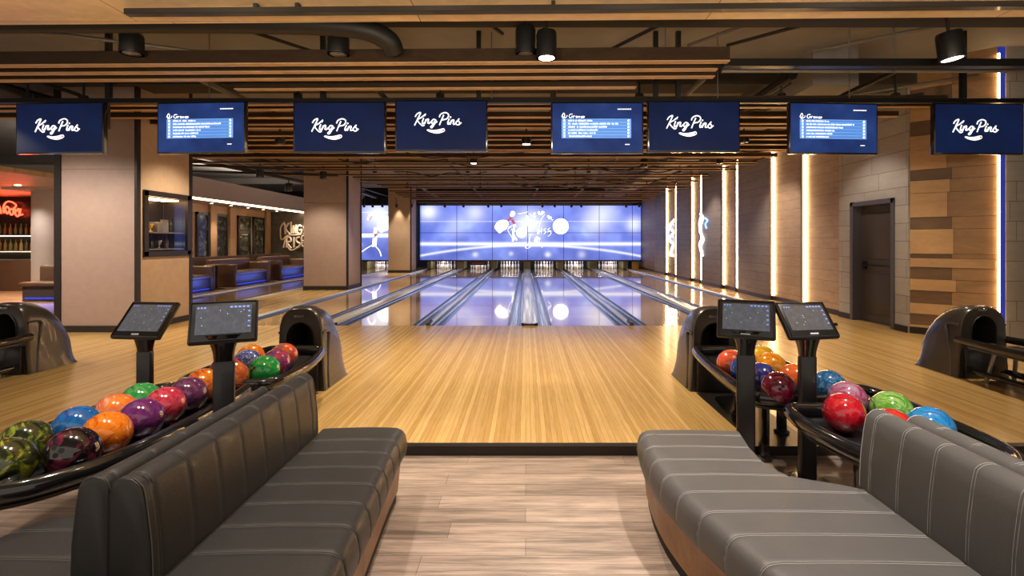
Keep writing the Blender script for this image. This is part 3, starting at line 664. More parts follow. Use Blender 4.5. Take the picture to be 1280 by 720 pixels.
for k, y in enumerate((15.4, 18.5)):
    t = thing('lounge_table', ('round topped lounge table between nearest and middle booths', 'round topped lounge table between middle and far booths')[k], 'table', (-9.3, y, 0), 'lounge tables between booths')
    MB().lathe([(.0, .70), (.30, .70), (.32, .715), (.30, .735), (0, .735)], (-9.3, y, 0), 24).build('table_top', m_tabletop, t)
    MB().cyl((-9.3, y), .035, .03, .70, 12).build('stem', m_blackmet, t); MB().lathe([(0, 0), (.2, 0), (.2, .015), (.04, .035), (0, .035)], (-9.3, y, 0), 20).build('foot', m_blackmet, t)
    tag(MB().box(-9.36, -9.24, y-.28, y-.16, 0, .02).build('floor_uplight', m_ledblue, origin=(-9.3, y-.2, 0), smooth=False), 'blue floor light under the ' + ('nearer' if k == 0 else 'farther') + ' lounge table', 'light')
# bar at the far left
struct(MB().box(-17.5, -11.2, 15.2, 15.4, 0, 2.75).build('wall_left_bar', m_bronze, smooth=False))
struct(MB().box(-17.5, -9.9, 8.8, 15.4, 2.75, 2.85).build('ceiling_bar', m_soffit, smooth=False))
struct(MB().box(-12.2, -11.4, 13.6, 13.8, 0, 2.75).build('wall_left_return', m_plaster, smooth=False))
t = MB(); t.cyl((-12.35, 13.3), .36, 0, 2.75, 32); tag(t.build('round_column', m_plaster, origin=(-12.35, 13.3, 0)), 'pale round column beside the bar shelves at far left', 'column')
spot(None, (-12.3, 12.0, 2.72), 50, 1.7, (1, .86, .74), (math.radians(18), 0, 0)); spot(None, (-13.5, 13.4, 2.7), 110, 2.2, WARM); spot(None, (-12.5, 10.6, 2.7), 130, 2.2, WARM)
for k, (x, y) in enumerate(((-12.9, 12.2), (-11.9, 12.0), (-12.3, 12.7), (-11.6, 11.2))):
    MBo = MB().cyl((x, y), .06, 2.735, 2.752, 14).build('recessed_downlight', m_lenswarm, origin=(x, y, 2.735)); tag(MBo, 'recessed lamp in the bar ceiling, %s from the round column' % ('third', 'second', 'nearest', 'fourth')[k], 'downlight', 'lamps of the bar ceiling')
bs = thing('bar_shelving', 'dark bar shelving with bottles at the far left', 'shelving', (-15, 15.1, 0))
for z in (.9, 1.16, 1.62): MB().box(-16.8, -12.9, 14.85, 15.19, z-.03, z).build('shelf', m_steel, bs, smooth=False)
MB().box(-16.8, -12.9, 15.17, 15.19, .2, 2.6).build('back_panel', m_black, bs, smooth=False)
MB().box(-16.8, -12.9, 14.7, 15.19, 0, .86).build('counter', m_booth, bs, smooth=False)
MB().box(-16.8, -12.9, 15.12, 15.165, 1.58, 1.59).box(-16.8, -12.9, 15.12, 15.165, 1.12, 1.13).build('shelf_light', m_lenswarm, bs, smooth=False)
bcols = [(.45, .28, .05), (.30, .18, .04), (.55, .40, .12), (.10, .09, .06), (.25, .30, .10)]
bm_ = [M('bottle_glass_%s' % n_, c, .1, 0, .5, .1) for n_, c in zip(('amber', 'brown', 'straw', 'smoke', 'green'), bcols)]
bproto = {}
for sh, (z, nm) in enumerate(((1.16, 'lower'), (1.62, 'upper'))):
    for k in range(11):
        kk = random.randrange(5)
        if kk not in bproto:
            o = MB().lathe([(r*1.3, h*1.35) for r, h in bot], (0, 0, 0), 12).build('bottle', bm_[kk]); bproto[kk] = o
        else: o = bproto[kk].copy(); COL.objects.link(o)
        o.location = (-15.4+k*.155, 15.0, z); tag(o, '%s bottle on the %s bar shelf, %s from its left' % (('amber', 'brown', 'straw coloured', 'smoky dark', 'green')[kk], nm, nth(k+1)), 'bottle', 'bottles on the bar shelves')
t = thing('neon_bar_sign', 'red neon script sign glowing above the bar shelves', 'sign', (-14.8, 15.05, 2.0)); mb = MB()
def ns(x, y): return ((x/7.2-657)/640*15.05, 15.05, 1.42-(240+y/7.2-302)/640*15.05)
for s_ in ([(-60, 190), (-20, 185), (10, 190)], [(35, 190), (32, 130), (60, 90), (105, 90), (145, 120), (120, 150)], [(40, 170), (60, 130), (85, 160), (65, 195), (50, 165)], [(105, 150), (85, 170), (100, 205), (120, 190), (118, 150)], [(135, 150), (140, 200), (160, 220), (175, 190), (165, 150), (150, 175)], [(185, 150), (180, 205), (205, 200)], [(-90, 100), (-60, 190), (-20, 110), (10, 180)]):
    mb.tube(cr([ns(*p) for p in s_], 6), .022, 6)
mb.build('neon_tube', m_neonred, t); area(None, (-14.6, 14.8, 2.15), (PI/2, 0, PI), 1.2, .4, 14, (1, .1, .05))
def booth2(x0, x1, y, lb):
    t = thing('bar_booth', lb, 'sofa', ((x0+x1)/2, y, 0), 'booths before the bar')
    MB().box(x0, x1, y, y+.2, 0, .84, .07, 3).build('backrest', m_booth, t)
    MB().box(x0+.04, x1-.04, y-.55, y+.02, .36, .46, .04, 3).build('seat', m_booth, t); MB().box(x0+.08, x1-.08, y-.48, y, 0, .36, .01).build('base', m_ledblue if False else m_boothbase, t)
    MB().box(x0+.15, x1-.15, y-.495, y-.48, .06, .10).build('blue_light', m_ledblue, t, smooth=False)
    area(None, ((x0+x1)/2, y-.75, .3), (math.radians(-85), 0, 0), (x1-x0)*.8, .3, 6, BLUE)
booth2(-12.0, -9.9, 12.6, 'brown booth with blue glow in front of the round column')
booth2(-14.2, -12.4, 11.8, 'brown booth with blue glow at the left edge of view')

# ------------------------------------------------------------------ ceiling: timber slats
def slat(y, x0, x1, k, z=3.3, h=.14, th=.085):
    bt = .012 if y < 13 else .007  # height of the pale bottom strip that imitates floor bounce on the slat
    o = MB().box(x0, x1, y-th/2, y+th/2, z+bt, z+h, .003, 1).build('ceiling_slat', m_slatshade, origin=((x0+x1)/2, y, z))
    c_ = MB().box(x0, x1, y-th/2-.001, y+th/2+.001, z, z+bt).build('lit_bottom', m_slatlit, None, smooth=False, origin=((x0+x1)/2, y, z)); c_.location = (0, 0, 0); c_.parent = o; o.rotation_euler.z = math.radians(-1.0 if k < 7 else -.4)
    tag(o, 'brown timber ceiling slat running crosswise, %s row behind the timber soffit' % nth(k), 'ceiling slat', 'timber ceiling slats')
ys = [5.47, 5.72, 5.97, 6.32, 7.02, 7.42, 7.86]
y = 8.32
while y < 25.8: ys.append(y); y += (.44 if y < 13 else .62) + random.uniform(-.09, .12)
for k, y in enumerate(ys):
    if k < 3: x0, x1 = -9.2, (2.13, 2.10, 2.16)[k]
    elif k == 3: x0, x1 = -3.6, 1.35
    elif y < 12.6: x0, x1 = -8.2, 5.75 + random.uniform(-.25, .1)
    elif y < 14.9: x0, x1 = -6.6 + random.uniform(-.5, .5), 5.5 + random.uniform(-.5, .3)
    else: x0, x1 = -5.1 + random.uniform(-.1, .2), 5.6 + random.uniform(-.4, .2)
    slat(y, x0, x1, k+1, 3.3 + (random.uniform(-.03, .04) if k > 4 else 0), .15 if k < 3 else (.085 if y < 12 else .042), .085 if y < 11 else .05)
# rails, pipes, ducts
def pipe(name, pts, r, m_, lb, cat='pipe', n=8, group='ceiling pipes and rails'):
    tag(MB().tube(pts, r, n).build(name, m_, origin=tuple(pts[0])), lb, cat, group)
pipe('flexible_duct', cr([(-6.2, 5.1, 3.60), (-4.2, 5.08, 3.60), (-2.6, 5.08, 3.59), (-1.75, 5.1, 3.56), (-1.42, 5.2, 3.48), (-1.36, 5.3, 3.38)], 6), .105, m_pipe, 'dark flexible duct bending down above the first slats', 'duct', 16)
tag(MB().box(-3.15, 5.5, 3.95, 4.02, 3.205, 3.25, .004, 1).box(-2.13, -2.1, 3.96, 4.01, 3.24, 3.284).box(-1.8, -1.77, 3.96, 4.01, 3.24, 3.284).box(.2, .23, 3.96, 4.01, 3.24, 3.284).build('lighting_track', m_black, origin=(0, 3.98, 3.2)), 'long black lighting track under the near timber soffit', 'track').rotation_euler.z = math.radians(-1.05)
tag(MB().box(2.1, 7.5, 5.42, 5.52, 3.28, 3.36, .004, 1).build('ceiling_rail', m_blackmet, origin=(2.1, 5.47, 3.3)), 'black ceiling rail at right in line with first slats', 'rail')
pipe('ceiling_pipe', [(2.2, 5.75, 3.34), (7.6, 5.75, 3.34)], .025, m_greypipe, 'thin grey pipe behind the black rail at upper right')
rail_ = tag(MB().box(-8.6, 6.6, 6.74, 6.82, 3.25, 3.31, .004, 1).build('screen_rail', m_blackmet, origin=(0, 6.78, 3.25)), 'long dark rail from which the row of screens hangs', 'rail')
for x in (-5.52, -2.68, -.62, 1.72, 2.02, 5.79):
    MB().box(x-.03, x+.03, 6.75, 6.81, 3.31, 4.2).build('hanger_post', m_black, rail_, smooth=False, origin=(0, 6.78, 3.25))
for k, (a, b) in enumerate((((1.5, 5.4, 3.75), (.3, 8, 3.9)), ((2.6, 5.2, 3.75), (2.1, 6.6, 3.95)), ((3.3, 5.2, 3.75), (2.6, 6.6, 3.95)), ((4.9, 5.2, 3.75), (3.8, 6.8, 3.95)), ((-3.4, 5.4, 3.8), (-2.4, 7.4, 3.95)), ((-6.4, 5.6, 3.85), (-4.4, 6.9, 3.98)), ((5.6, 7.2, 3.5), (2.9, 9.5, 3.5)), ((6.2, 7.0, 3.7), (3.2, 9.8, 3.75)), ((-.6, 5.4, 3.9), (-.3, 6.6, 4.1)), ((.1, 5.4, 3.9), (.25, 6.6, 4.1)), ((-2.1, 5.4, 3.95), (-1.7, 6.8, 4.1)))):
    pipe('ceiling_conduit', [a, b], .022, m_greypipe if k % 2 else m_pipe, 'thin conduit slanting below the concrete ceiling above the screens, %s of these' % nth(k+1), 'conduit')
for k, (x, r) in enumerate(((-8.3, .05), (-7.6, .07), (-7.0, .03), (-4.4, .05), (-2.2, .04), (.4, .05), (2.4, .04), (3.6, .07), (5.0, .035))):
    z = 3.62+.05*(k % 3); pipe('ceiling_pipe', [(x, 6.9, z), (x+.3*(k % 2), 16, z), (x, 26, z)], r, m_pipe if k % 3 else m_greypipe, 'long lengthwise pipe above the ceiling slats, %s from the left' % nth(k+1))
pipe('ceiling_pipe', cr([(-8.9, 11.5, 3.5), (-8.2, 14, 3.48), (-7.6, 17, 3.45), (-6.9, 21, 3.4)], 5), .05, m_pipe, 'dark bent pipe above lounge bulkhead edge')
pipe('ceiling_pipe', [(-9.4, 12.6, 3.35), (-5.6, 13.6, 3.32)], .03, m_pipe, 'dark crosswise pipe left of middle column, upper')
pipe('ceiling_pipe', [(-9.2, 13.8, 3.32), (-5.2, 14.2, 3.26)], .035, m_pipe, 'dark crosswise pipe ending before the middle column')
for k in range(14):
    y = ys[12+k]; x = random.uniform(-4.5, 3)
    pts = [(x+i*.5, y+(0 if i in (0, 5) else random.uniform(-.12, .12)), 3.31 if i in (0, 5) else 3.24+random.uniform(-.06, .05)) for i in range(6)]
    pipe('hanging_cable', cr(pts, 5), .014, m_pipe, 'loose dark cable hanging under the slats, %s from the front' % nth(k+1), 'cable', 5, 'loose ceiling cables')
# hanger rods of the slats
for k, (x, y) in enumerate(((1.6, 5.85), (3.6, 5.7), (4.1, 5.7), (2.55, 6.8), (-.45, 6.8), (-4.2, 6.8), (4.3, 6.8))):
    pipe('hanger_rod', [(x, y, 3.3), (x, y, 4.2)], .008, m_greypipe, 'thin steel hanger rod between ceiling and rail, %s of these' % nth(k+1), 'rod', 6, 'hanger rods')

# ------------------------------------------------------------------ ceiling spotlights
def can(loc, r, h, label, lit, tilt=(0, 0, 0), lens=None, stem=.4, energy=0, size=1.3, group='cylinder ceiling spotlights', color=WARM, bright=True):
    t = thing('ceiling_spotlight', label, 'spotlight', loc, group, world=False); t.rotation_euler = tilt
    MB().lathe([(r*.98, 0), (r, .01), (r, h*.9), (r*.93, h), (.01, h), (.01, h*.96), (r*.86, h*.88), (r*.86, 0.002), (r*.98, 0)], n=28).build('housing', m_black, t)
    MB().lathe([(.001, -.012), (r*.5, -.008), (r*.84, .002), (r*.84, .012), (.001, .02)], n=24).build('lens', (m_lens if lit else m_lensoff), t)
    MB().tube([(0, 0, h), (0, 0, h+stem)], .015, 8).build('stem', m_pipe, t)
    if energy: spot(t, (0, 0, -.01), energy, size, color)
    return t
can((.215, 5.25, 3.30), .105, .27, 'lit black cylinder spotlight just right of centre above the approach', True, energy=440, size=1.75, color=(1, .83, .6))
can((0.0, 5.35, 3.375), .105, .28, 'unlit black cylinder spotlight left of the lit central one', False)
can((-1.95, 5.33, 3.365), .11, .20, 'black cylinder spotlight below the flexible duct', False, energy=170, size=1.7, color=(1, .83, .6))
can((-4.1, 5.33, 3.375), .11, .20, 'black cylinder spotlight at upper left', False, energy=130, size=1.7, color=(1, .82, .58))
can((4.35, 5.22, 3.28), .115, .27, 'lit black cylinder spotlight at upper right', True, tilt=(0, math.radians(-8), 0), energy=190, size=1.7, color=(1, .82, .58))
# approach lamps fitted between the slats
for k, (x, y, e) in enumerate(((-1.2, 7.2, 110), (1.6, 7.2, 110), (-3.2, 7.2, 80), (3.6, 7.2, 60), (-6.3, 7.3, 45), (-7.0, 7.2, 45), (5.2, 7.2, 70))):
    can((x, y, 3.36), .06, .14, 'small black spotlight above the screens, %s from the left' % nth([-7.0, -6.3, -3.2, -1.2, 1.6, 3.6, 5.2].index(x)+1), False, energy=e, size=1.5, group='small spotlights above the screens', color=(1, .82, .58))
for k, (px, py, D) in enumerate(((658, 175, 9.4), (350, 175, 9.4), (930, 173, 9.4), (325, 218, 13.0), (361, 235, 13.2), (404, 220, 14.0), (592, 200, 12.0), (805, 205, 12.5), (900, 200, 12.0))):
    z = 1.42-(py-302)/640*D; x = (px-657)/640*D
    can((x, D, z-.08), .09, .2, 'black ceiling spotlight among the slats beyond the screens, %s of these' % nth(k+1), k in (0, 6), energy=55 if k < 3 or k > 5 else 25, size=1.4, group='spotlights beyond the screens', stem=.15)
for k, (x, y) in enumerate([(x, y) for y in (10.6, 14.6, 18.6, 22.4) for x in (-4.3, -1.65, 1.8, 4.4)]):  # these cans and their lamps are added to brighten the lanes
    can((x, y, 3.38), .06, .14, 'small black downlight added among the slats to brighten the lanes, %s of these' % nth(k+1), False, energy=170, size=1.35, group='downlights added to brighten the lanes', stem=.5, color=(1, .84, .62))
for k, px in enumerate((455, 466, 478, 496, 514, 556, 579, 610, 627, 678, 693, 714, 727, 783, 799)):
    y = 24.6 if k not in (3, 4) else 22.9
    x = (px-657)/640*y; z = 1.42+(302-259)/640*y
    t = can((x, y, z), .06, .15, 'small black spotlight hanging before the video wall, %s from left' % nth(k+1), False, tilt=(math.radians(20 if k % 2 else 10), math.radians(random.uniform(-25, 25)), 0), group='spotlights before the video wall', stem=.3)
    if k in (3, 4): spot(None, (x, 23.12, 3.1), 40, 1.1, (1, .8, .55))
    elif k % 2: spot(None, (x, 25.2, 3.0), 30, 1.3, (1, .8, .5))
spot(None, (-5.86, 13.7, 3.2), 75, 1.7, (1, .82, .62), (math.radians(14), 0, 0)); spot(None, (-7.55, 5.9, 3.2), 150, 1.7, (1, .84, .72), (math.radians(30), math.radians(-12), 0)); spot(None, (-4.6, 8.7, 3.25), 110, 1.5, (1, .80, .52), (0, math.radians(30), 0))
spot(None, (-5.86, 22.0, 3.2), 50, 1.5, (1, .82, .62), (math.radians(16), 0, 0))
spot(None, (4.6, 11.8, 3.3), 70, 1.6, (1, .84, .66), (0, math.radians(-28), 0)); spot(None, (4.6, 16.0, 3.3), 60, 1.6, (1, .84, .66), (0, math.radians(-28), 0)); spot(None, (4.7, 8.6, 3.3), 28, 1.6, (1, .86, .7), (0, math.radians(-28), 0))  # spots without fixtures, added to brighten the right wall
area(None, (-10.6, 16.5, 3.36), (PI, 0, 0), 1.5, 8, 150, (1, .88, .74), 'slab_fill')  # upward fill added above the bulkhead to brighten the lounge slab

# ------------------------------------------------------------------ hanging screens
SY = 6.7
def logo_pt(x, y, ox, oz): return ((x-640)/1180*1.15+ox, -(y-380)/1180*1.15+oz)
LOGO = [[(312, 325), (340, 285), (385, 270), (345, 355), (303, 440)], [(455, 285), (400, 330), (345, 368), (385, 425), (415, 445), (438, 430)],
        [(425, 342), (408, 395), (415, 418), (440, 400)], [(458, 358), (440, 418)], [(445, 395), (475, 357), (492, 362), (482, 405), (500, 412), (520, 390)],
        [(588, 368), (560, 358), (533, 385), (538, 412), (562, 405), (590, 365), (565, 430), (535, 470), (520, 458), (555, 428), (608, 385)],
        [(695, 300), (665, 365), (637, 435)], [(635, 330), (655, 290), (710, 268), (752, 285), (757, 320), (725, 355), (668, 365)],
        [(768, 350), (748, 405), (757, 425), (780, 400)], [(800, 368), (780, 428)], [(785, 405), (815, 368), (832, 374), (820, 415), (838, 425), (865, 395)],
        [(855, 405), (900, 350), (888, 375), (908, 405), (895, 432), (868, 428), (858, 418)], [(903, 425), (930, 402)]]
DOTS = [(440, 305), (785, 330)]
def tv(x, z, label, score, yaw=0, ox=0, oz=0, posts=()):
    t = thing('hanging_screen', label, 'screen', (x, SY, z-.335), 'screens hanging in a row over the approach', world=False); t.rotation_euler = (0, 0, yaw)
    w, h = 1.205, .67
    MB().box(-w/2, w/2, -.02, .045, 0, h, .006, 2).build('housing', m_blackgloss, t)
    MB().box(-w/2+.018, w/2-.018, -.024, -.019, .022, h-.018).build('picture', m_scrscore if score else m_scrlogo, t, smooth=False)
    mb = MB()
    for px in posts: mb.box(px-.028, px+.028, .05, .10, h*.5, 3.25-(z-.335))
    mb.box(-.2, .2, .045, .06, .2, .5)
    mb.build('bracket', m_black, t, smooth=False)
    if not score:
        mb = MB()
        for s_ in LOGO:
            mb.tube([(*[logo_pt(p.x, p.y, ox, oz+.345)[0]], -.0265, logo_pt(p.x, p.y, ox, oz+.345)[1]) for p in cr([(a, b, 0) for a, b in s_], 6)], .0078, 6, flat=1)
        for d in DOTS: a, b = logo_pt(*d, ox, oz+.345); mb.sphere((a, -.0265, b), .011, 10, (1, .3, 1))
        mb.build('lettering', m_logo, t)
        poly = [(p.x, p.y) for p in cr([(468, 505), (520, 532), (600, 548), (670, 535), (708, 512), (700, 482), (670, 482), (610, 496), (540, 502), (488, 492)], 5, True)]
        mb = MB(); mb.prism([logo_pt(a, b, ox, oz+.345) for a, b in poly], lambda u, v, w_: (u, w_, v), -.0245, -.027); mb.build('pin_mark', m_logo, t)
        a, b = logo_pt(688, 504, ox, oz+.345); mb = MB(); mb.sphere((a, -.027, b), .013, 12, (1, .25, 1)); mb.build('red_mark', m_logored, t)
    else:
        def q(u, v): return (-w/2 + u*w, h*(1-v))
        x0, z0 = q(.115, .70); x1, z1 = q(.865, .335)
        MB().box(x0, x1, -.0262, -.024, z0, z1).build('score_table', m_row, t, smooth=False)
        mb = MB()
        for r in range(7): zz_ = z0+(z1-z0)*r/6; mb.box(x0, x1, -.0272, -.026, zz_-.0022, zz_+.0022)
        mb.box(x1-.005, x1, -.0272, -.026, z0, z1); mb.box(x0, x0+.004, -.0272, -.026, z0, z1); mb.build('table_rule', m_rowline, t, smooth=False)
        ends = [.44, .72, .60, .50, .47, .44]
        for r in range(6):
            mb = MB()
            zc = z1-(z1-z0)*(r+.5)/6; u = .185
            mb.box(x0+.022, x0+.045, -.0282, -.027, zc-.012, zc+.012, .004, 1)
            mb.box(x1-.045, x1-.022, -.0282, -.027, zc-.012, zc+.012, .004, 1)
            while u < ends[r]:
                l_ = random.uniform(.006, .011); xa = -w/2+u*w
                if random.random() > .12:
                    hh = random.uniform(.007, .0115); mb.box(xa, xa+l_*w*.85, -.0282, -.027, zc-.008, zc-.008+1.7*hh)
                u += l_
            mb.build('score_row', m_logo, t, smooth=False)
        mb = MB(); u = .72
        while u < .86: mb.box(-w/2+u*w, -w/2+u*w+.010, -.0262, -.024, h*.86-.008, h*.86+.006); u += .0125
        MB().box(-w/2+.80*w, -w/2+.85*w, -.0262, -.024, h*.165, h*.18).build('footer_mark', m_logo, t, smooth=False)
        mb.build('corner_mark', m_logo, t, smooth=False)
        mb = MB()
        def hq(px, py): u_, v_ = q(px/1183, py/690); return (u_, -.0262, v_)
        for s_ in ([(135, 200), (160, 150), (175, 185), (150, 215), (195, 205), (205, 180)], [(140, 180), (150, 215), (170, 220)], [(275, 165), (245, 165), (230, 195), (250, 215), (275, 195), (262, 190)], [(285, 215), (290, 190), (305, 190)], [(315, 205), (325, 190), (335, 210), (318, 212)], [(345, 190), (355, 212), (368, 190)], [(378, 205), (395, 192), (382, 212), (398, 212)], [(408, 192), (408, 214), (428, 200), (412, 192)]):
            mb.tube(cr([hq(*p) for p in s_], 5), .0048, 6)
        mb.build('header_script', m_logo, t)
def tz(py): return 1.42+(302-py)/640*SY
tv(-6.08, tz(160.5), 'dark blue King Pins screen, leftmost of the hanging row', 0, math.radians(-3), .0, .0, (.56,))
tv(-4.235, tz(160), 'blue score table screen, second from left in the hanging row', 1, math.radians(-4))
tv(-2.43, tz(159.5), 'dark blue King Pins screen, third from left in the hanging row', 0, 0, -.03, -.01, (-.25,))
tv(-1.10, tz(157.5), 'dark blue King Pins screen hanging left of the lit central spotlight', 0, 0, -.02, .05, (.48,))
tv(.935, tz(160), 'blue score table screen hanging right of the lit central spotlight', 1, 0)
tv(2.195, tz(158.5), 'dark blue King Pins screen, third from right in the hanging row', 0, 0, -.03, .02, (-.5, -.18))
tv(4.02, tz(161), 'blue score table screen, second from right in the hanging row', 1, math.radians(4))
tv(5.915, tz(161.5), 'dark blue King Pins screen, rightmost in front of mixed board wall', 0, math.radians(2), -.03, .0, (-.12,))

# ------------------------------------------------------------------ ball returns
def hood_ring(y, w, h, n_=4.0, flare=.03):
    """closed ring: bottom left->right, right side up, arch, left side down"""
    R = []; hs = h*.62
    for i in range(8): R.append((-w-flare + 2*(w+flare)*i/8, y, 0))
    for i in range(6): f = i/6; R.append((w+flare*(1-f)**1.3, y, hs*f))
    for i in range(13):
        a = PI*i/12; c_, s_ = math.cos(a), math.sin(a)
        R.append((w*math.copysign(abs(c_)**(2/3.0), c_), y, hs+(h-hs)*abs(s_)**(2/2.6)))
    for i in range(1, 6): f = 1-i/6; R.append((-w-flare*(1-f)**1.3, y, hs*f))
    return R
def open_ring(y, w, zb, zs, zt):
    R = []
    for i in range(8): R.append((-w + 2*w*i/8, y, zb))
    for i in range(6): R.append((w, y, zb+(zs-zb)*i/6))
    for i in range(13): a = PI*i/12; R.append((w*math.cos(a), y, zs+(zt-zs)*math.sin(a)))
    for i in range(1, 6): R.append((-w, y, zb+(zs-zb)*(1-i/6)))
    return R
def hood(loc, label, sc=1.0, w=.205, wide=1.0):
    t = thing('ball_return', label, 'ball return', loc, 'ball returns on the approach', world=False)
    H, Dp = .79*sc, .60*sc; R = []
    R.append(hood_ring(-.035, w-.02, H*.975)); R.append(hood_ring(-.04, w-.008, H*.99)); R.append(hood_ring(-.03, w, H))
    for i in range(1, 13):
        f = i/12; y = -.03+f*(Dp+.03)
        R.append(hood_ring(y, w*(1-.10*f*f), H*(max(1-f**2.7, 0))**.5*.97+.03*H*(1-f)+.02, flare=.03+.02*f))
    mb = MB(); inner = open_ring(-.035, .125, .36, .50, .645)
    for a_ in inner: pass
    mb.rings([inner] + R, True, False)
    mb.bm.faces.new([v for v in mb.bm.verts][-len(R[-1]):])
    mb.build('shell', m_hood, t, angle=50)
    mb = MB(); mb.rings([open_ring(-.04, .132, .353, .50, .655), open_ring(-.05, .128, .357, .50, .65), open_ring(-.035, .122, .36, .50, .643), open_ring(.38, .11, .36, .5, .62)], True, False)
    mb.bm.faces.new(list(mb.bm.verts)[-32:]) if len(mb.bm.verts) >= 32 else None
    mb.build('tunnel', m_hooddark, t, angle=50)
    for s_ in (-1, 1):
        x = s_*(w+.004)
        pts = [(x, -.02, .55), (x, .08, .555), (x, .135, .53), (x+s_*.0, .13, .47), (x+s_*.006, .085, .25), (x+s_*.028, .05, .01)]
        MB().tube(cr(pts, 6), .011, 8).build('side_moulding', m_hood, t)
    # front emblem and inner ramp
    mb = MB()
    for s_ in ([(-.04, .70), (-.055, .712), (-.04, .72), (-.03, .705)], [(-.02, .70), (-.02, .722)], [(-.008, .70), (0, .72), (.01, .70)], [(.022, .70), (.022, .72), (.036, .712)]):
        mb.tube(cr([(a, -.043, b) for a, b in s_], 4), .0032, 5)
    mb.build('emblem', m_steel, t)
    MB().box(-.11, .11, -.06, .3, .335, .36, .005).build('ramp', m_belt, t)
    MB().box(-w+.03, w-.03, -.07, -.03, .0, .30, .01).build('front_plinth', m_black, t)
    return t
hood((-2.14, 4.90, 0), 'charcoal ball return hood at left end of the left ball rack')
hood((1.79, 4.88, 0), 'charcoal ball return hood behind the right hand tablets')
hood((-5.56, 5.50, 0), 'charcoal ball return hood cut by left edge of view', .95, w=.23)
hood((4.76, 5.36, 0), 'charcoal ball return hood in front of mixed board wall', .93, w=.24)

# racks: pan, rail, legs
def rack(name_label, outline, z_floor, feet, lower=True, pan_z=.335):
    """outline: list of (x, y) of the rail, closed"""
    P = cr([(a, b, 0) for a, b in outline], 6, True); cx = sum(p.x for p in P)/len(P); cy = sum(p.y for p in P)/len(P)
    t = thing('ball_rack', name_label, 'ball rack', (cx, cy, z_floor))
    zr = .415
    def inset(k, z): return [(cx+(p.x-cx)*(1-k/max(abs(p.x-cx), .12)) if abs(p.x-cx) > .02 else p.x, p.y+(cy-p.y)*min(k/max(abs(p.y-cy), .1), .5), z) for p in P]
    MB().tube([(p.x, p.y, zr) for p in P], .034, 12, True, 1.25).build('rail', m_blackgloss, t, angle=80)
    mb = MB(); mb.rings([[(p.x, p.y, zr-.03) for p in P], inset(.03, .372), inset(.05, .3625), inset(.16, .362), inset(.16, .33), inset(.02, .34), [(p.x, p.y, zr-.05) for p in P]], True, False)
    vs = list(mb.bm.verts); n_ = len(P)
    mb.bm.faces.new(vs[3*n_:4*n_]); mb.bm.faces.new(vs[4*n_:5*n_])
    mb.build('tray', m_black, t, angle=50)
    for (x, y) in feet:
        zf = 0.006 if y > YA else -.06
        l_ = MB().box(x-.028, x+.028, y-.028, y+.028, zf+.015, .36, .006).build('leg', m_blackgloss, t)
        f_ = MB().lathe([(0, 0), (.055, 0), (.055, .012), (.03, .025), (0, .025)], (x, y, zf), 16).build('foot', m_black, l_, origin=t['_o'])
    return t
rl1 = rack('near left black ball rack holding mossy, blue and orange balls', [(-1.88, 3.40), (-1.855, 3.1), (-1.855, 2.6), (-1.90, 2.30), (-2.03, 2.08), (-2.2, 2.02), (-2.4, 2.08), (-2.53, 2.4), (-2.54, 3.0), (-2.53, 3.36), (-2.44, 3.50), (-2.18, 3.52), (-1.92, 3.48)], -.06, [(-2.0, 2.75), (-2.35, 2.75)])
rl2 = rack('farther left black ball rack joined to the ball return hood', [(-1.78, 3.72), (-1.77, 4.2), (-1.86, 4.66), (-1.96, 4.75), (-2.3, 4.75), (-2.38, 4.66), (-2.45, 4.2), (-2.46, 3.72), (-2.38, 3.60), (-2.13, 3.585), (-1.88, 3.60)], 0, [(-2.0, 4.1), (-2.3, 4.1)])
rr1 = rack('near right black ball rack behind the grey bench', [(1.55, 2.98), (1.53, 2.7), (1.61, 2.36), (1.78, 2.2), (2.05, 2.16), (2.28, 2.4), (2.32, 2.9), (2.32, 3.3), (2.25, 3.46), (2.17, 3.36), (2.12, 3.14), (1.95, 3.09), (1.72, 3.06), (1.60, 3.06)], -.06, [(1.72, 2.62), (2.05, 2.62)])
rr2 = rack('farther right black ball rack joined to the ball return hood', [(1.47, 3.40), (1.48, 4.0), (1.54, 4.6), (1.62, 4.74), (1.96, 4.74), (2.03, 4.6), (2.1, 4.2), (2.10, 3.75), (2.07, 3.45), (2.0, 3.255), (1.75, 3.235), (1.55, 3.27)], -.06, [(1.62, 3.48), (1.75, 4.2), (1.9, 3.8)])
def far_rack(cx, y1, label):
    t = thing('ball_rack', label, 'ball rack', (cx, y1-.8, 0))
    for s_ in (-1, 1):
        MB().tube(cr([(cx+s_*.25, y1+.06, .40), (cx+s_*.265, y1-.1, .40), (cx+s_*.30, y1-.5, .40), (cx+s_*.31, y1-1.6, .40)], 6), .032, 10, flat=1.2).build('rail', m_blackgloss, t)
        MB().tube([(cx+s_*.16, y1-.06, .09), (cx+s_*.2, y1-1.6, .09)], .026, 10).build('lower_rail', m_blackgloss, t)
        MB().tube([(cx+s_*.1, y1-.08, .085), (cx+s_*.12, y1-1.6, .085)], .018, 8).build('lower_rail', m_blackgloss, t)
        MB().tube(cr([(cx+s_*.1, y1-.22, .33), (cx+s_*.12, y1-.2, .2), (cx+s_*.14, y1-.16, .0)], 5), .018, 8).build('leg', m_steel, t)
    MB().box(cx-.26, cx+.26, y1-1.6, y1-.08, .33, .355, .006).build('tray', m_black, t)
far_rack(-5.56, 5.44, 'black rails of the ball rack cut by left edge of view')
far_rack(4.76, 5.30, 'black rails of the ball rack cut by right edge of view')
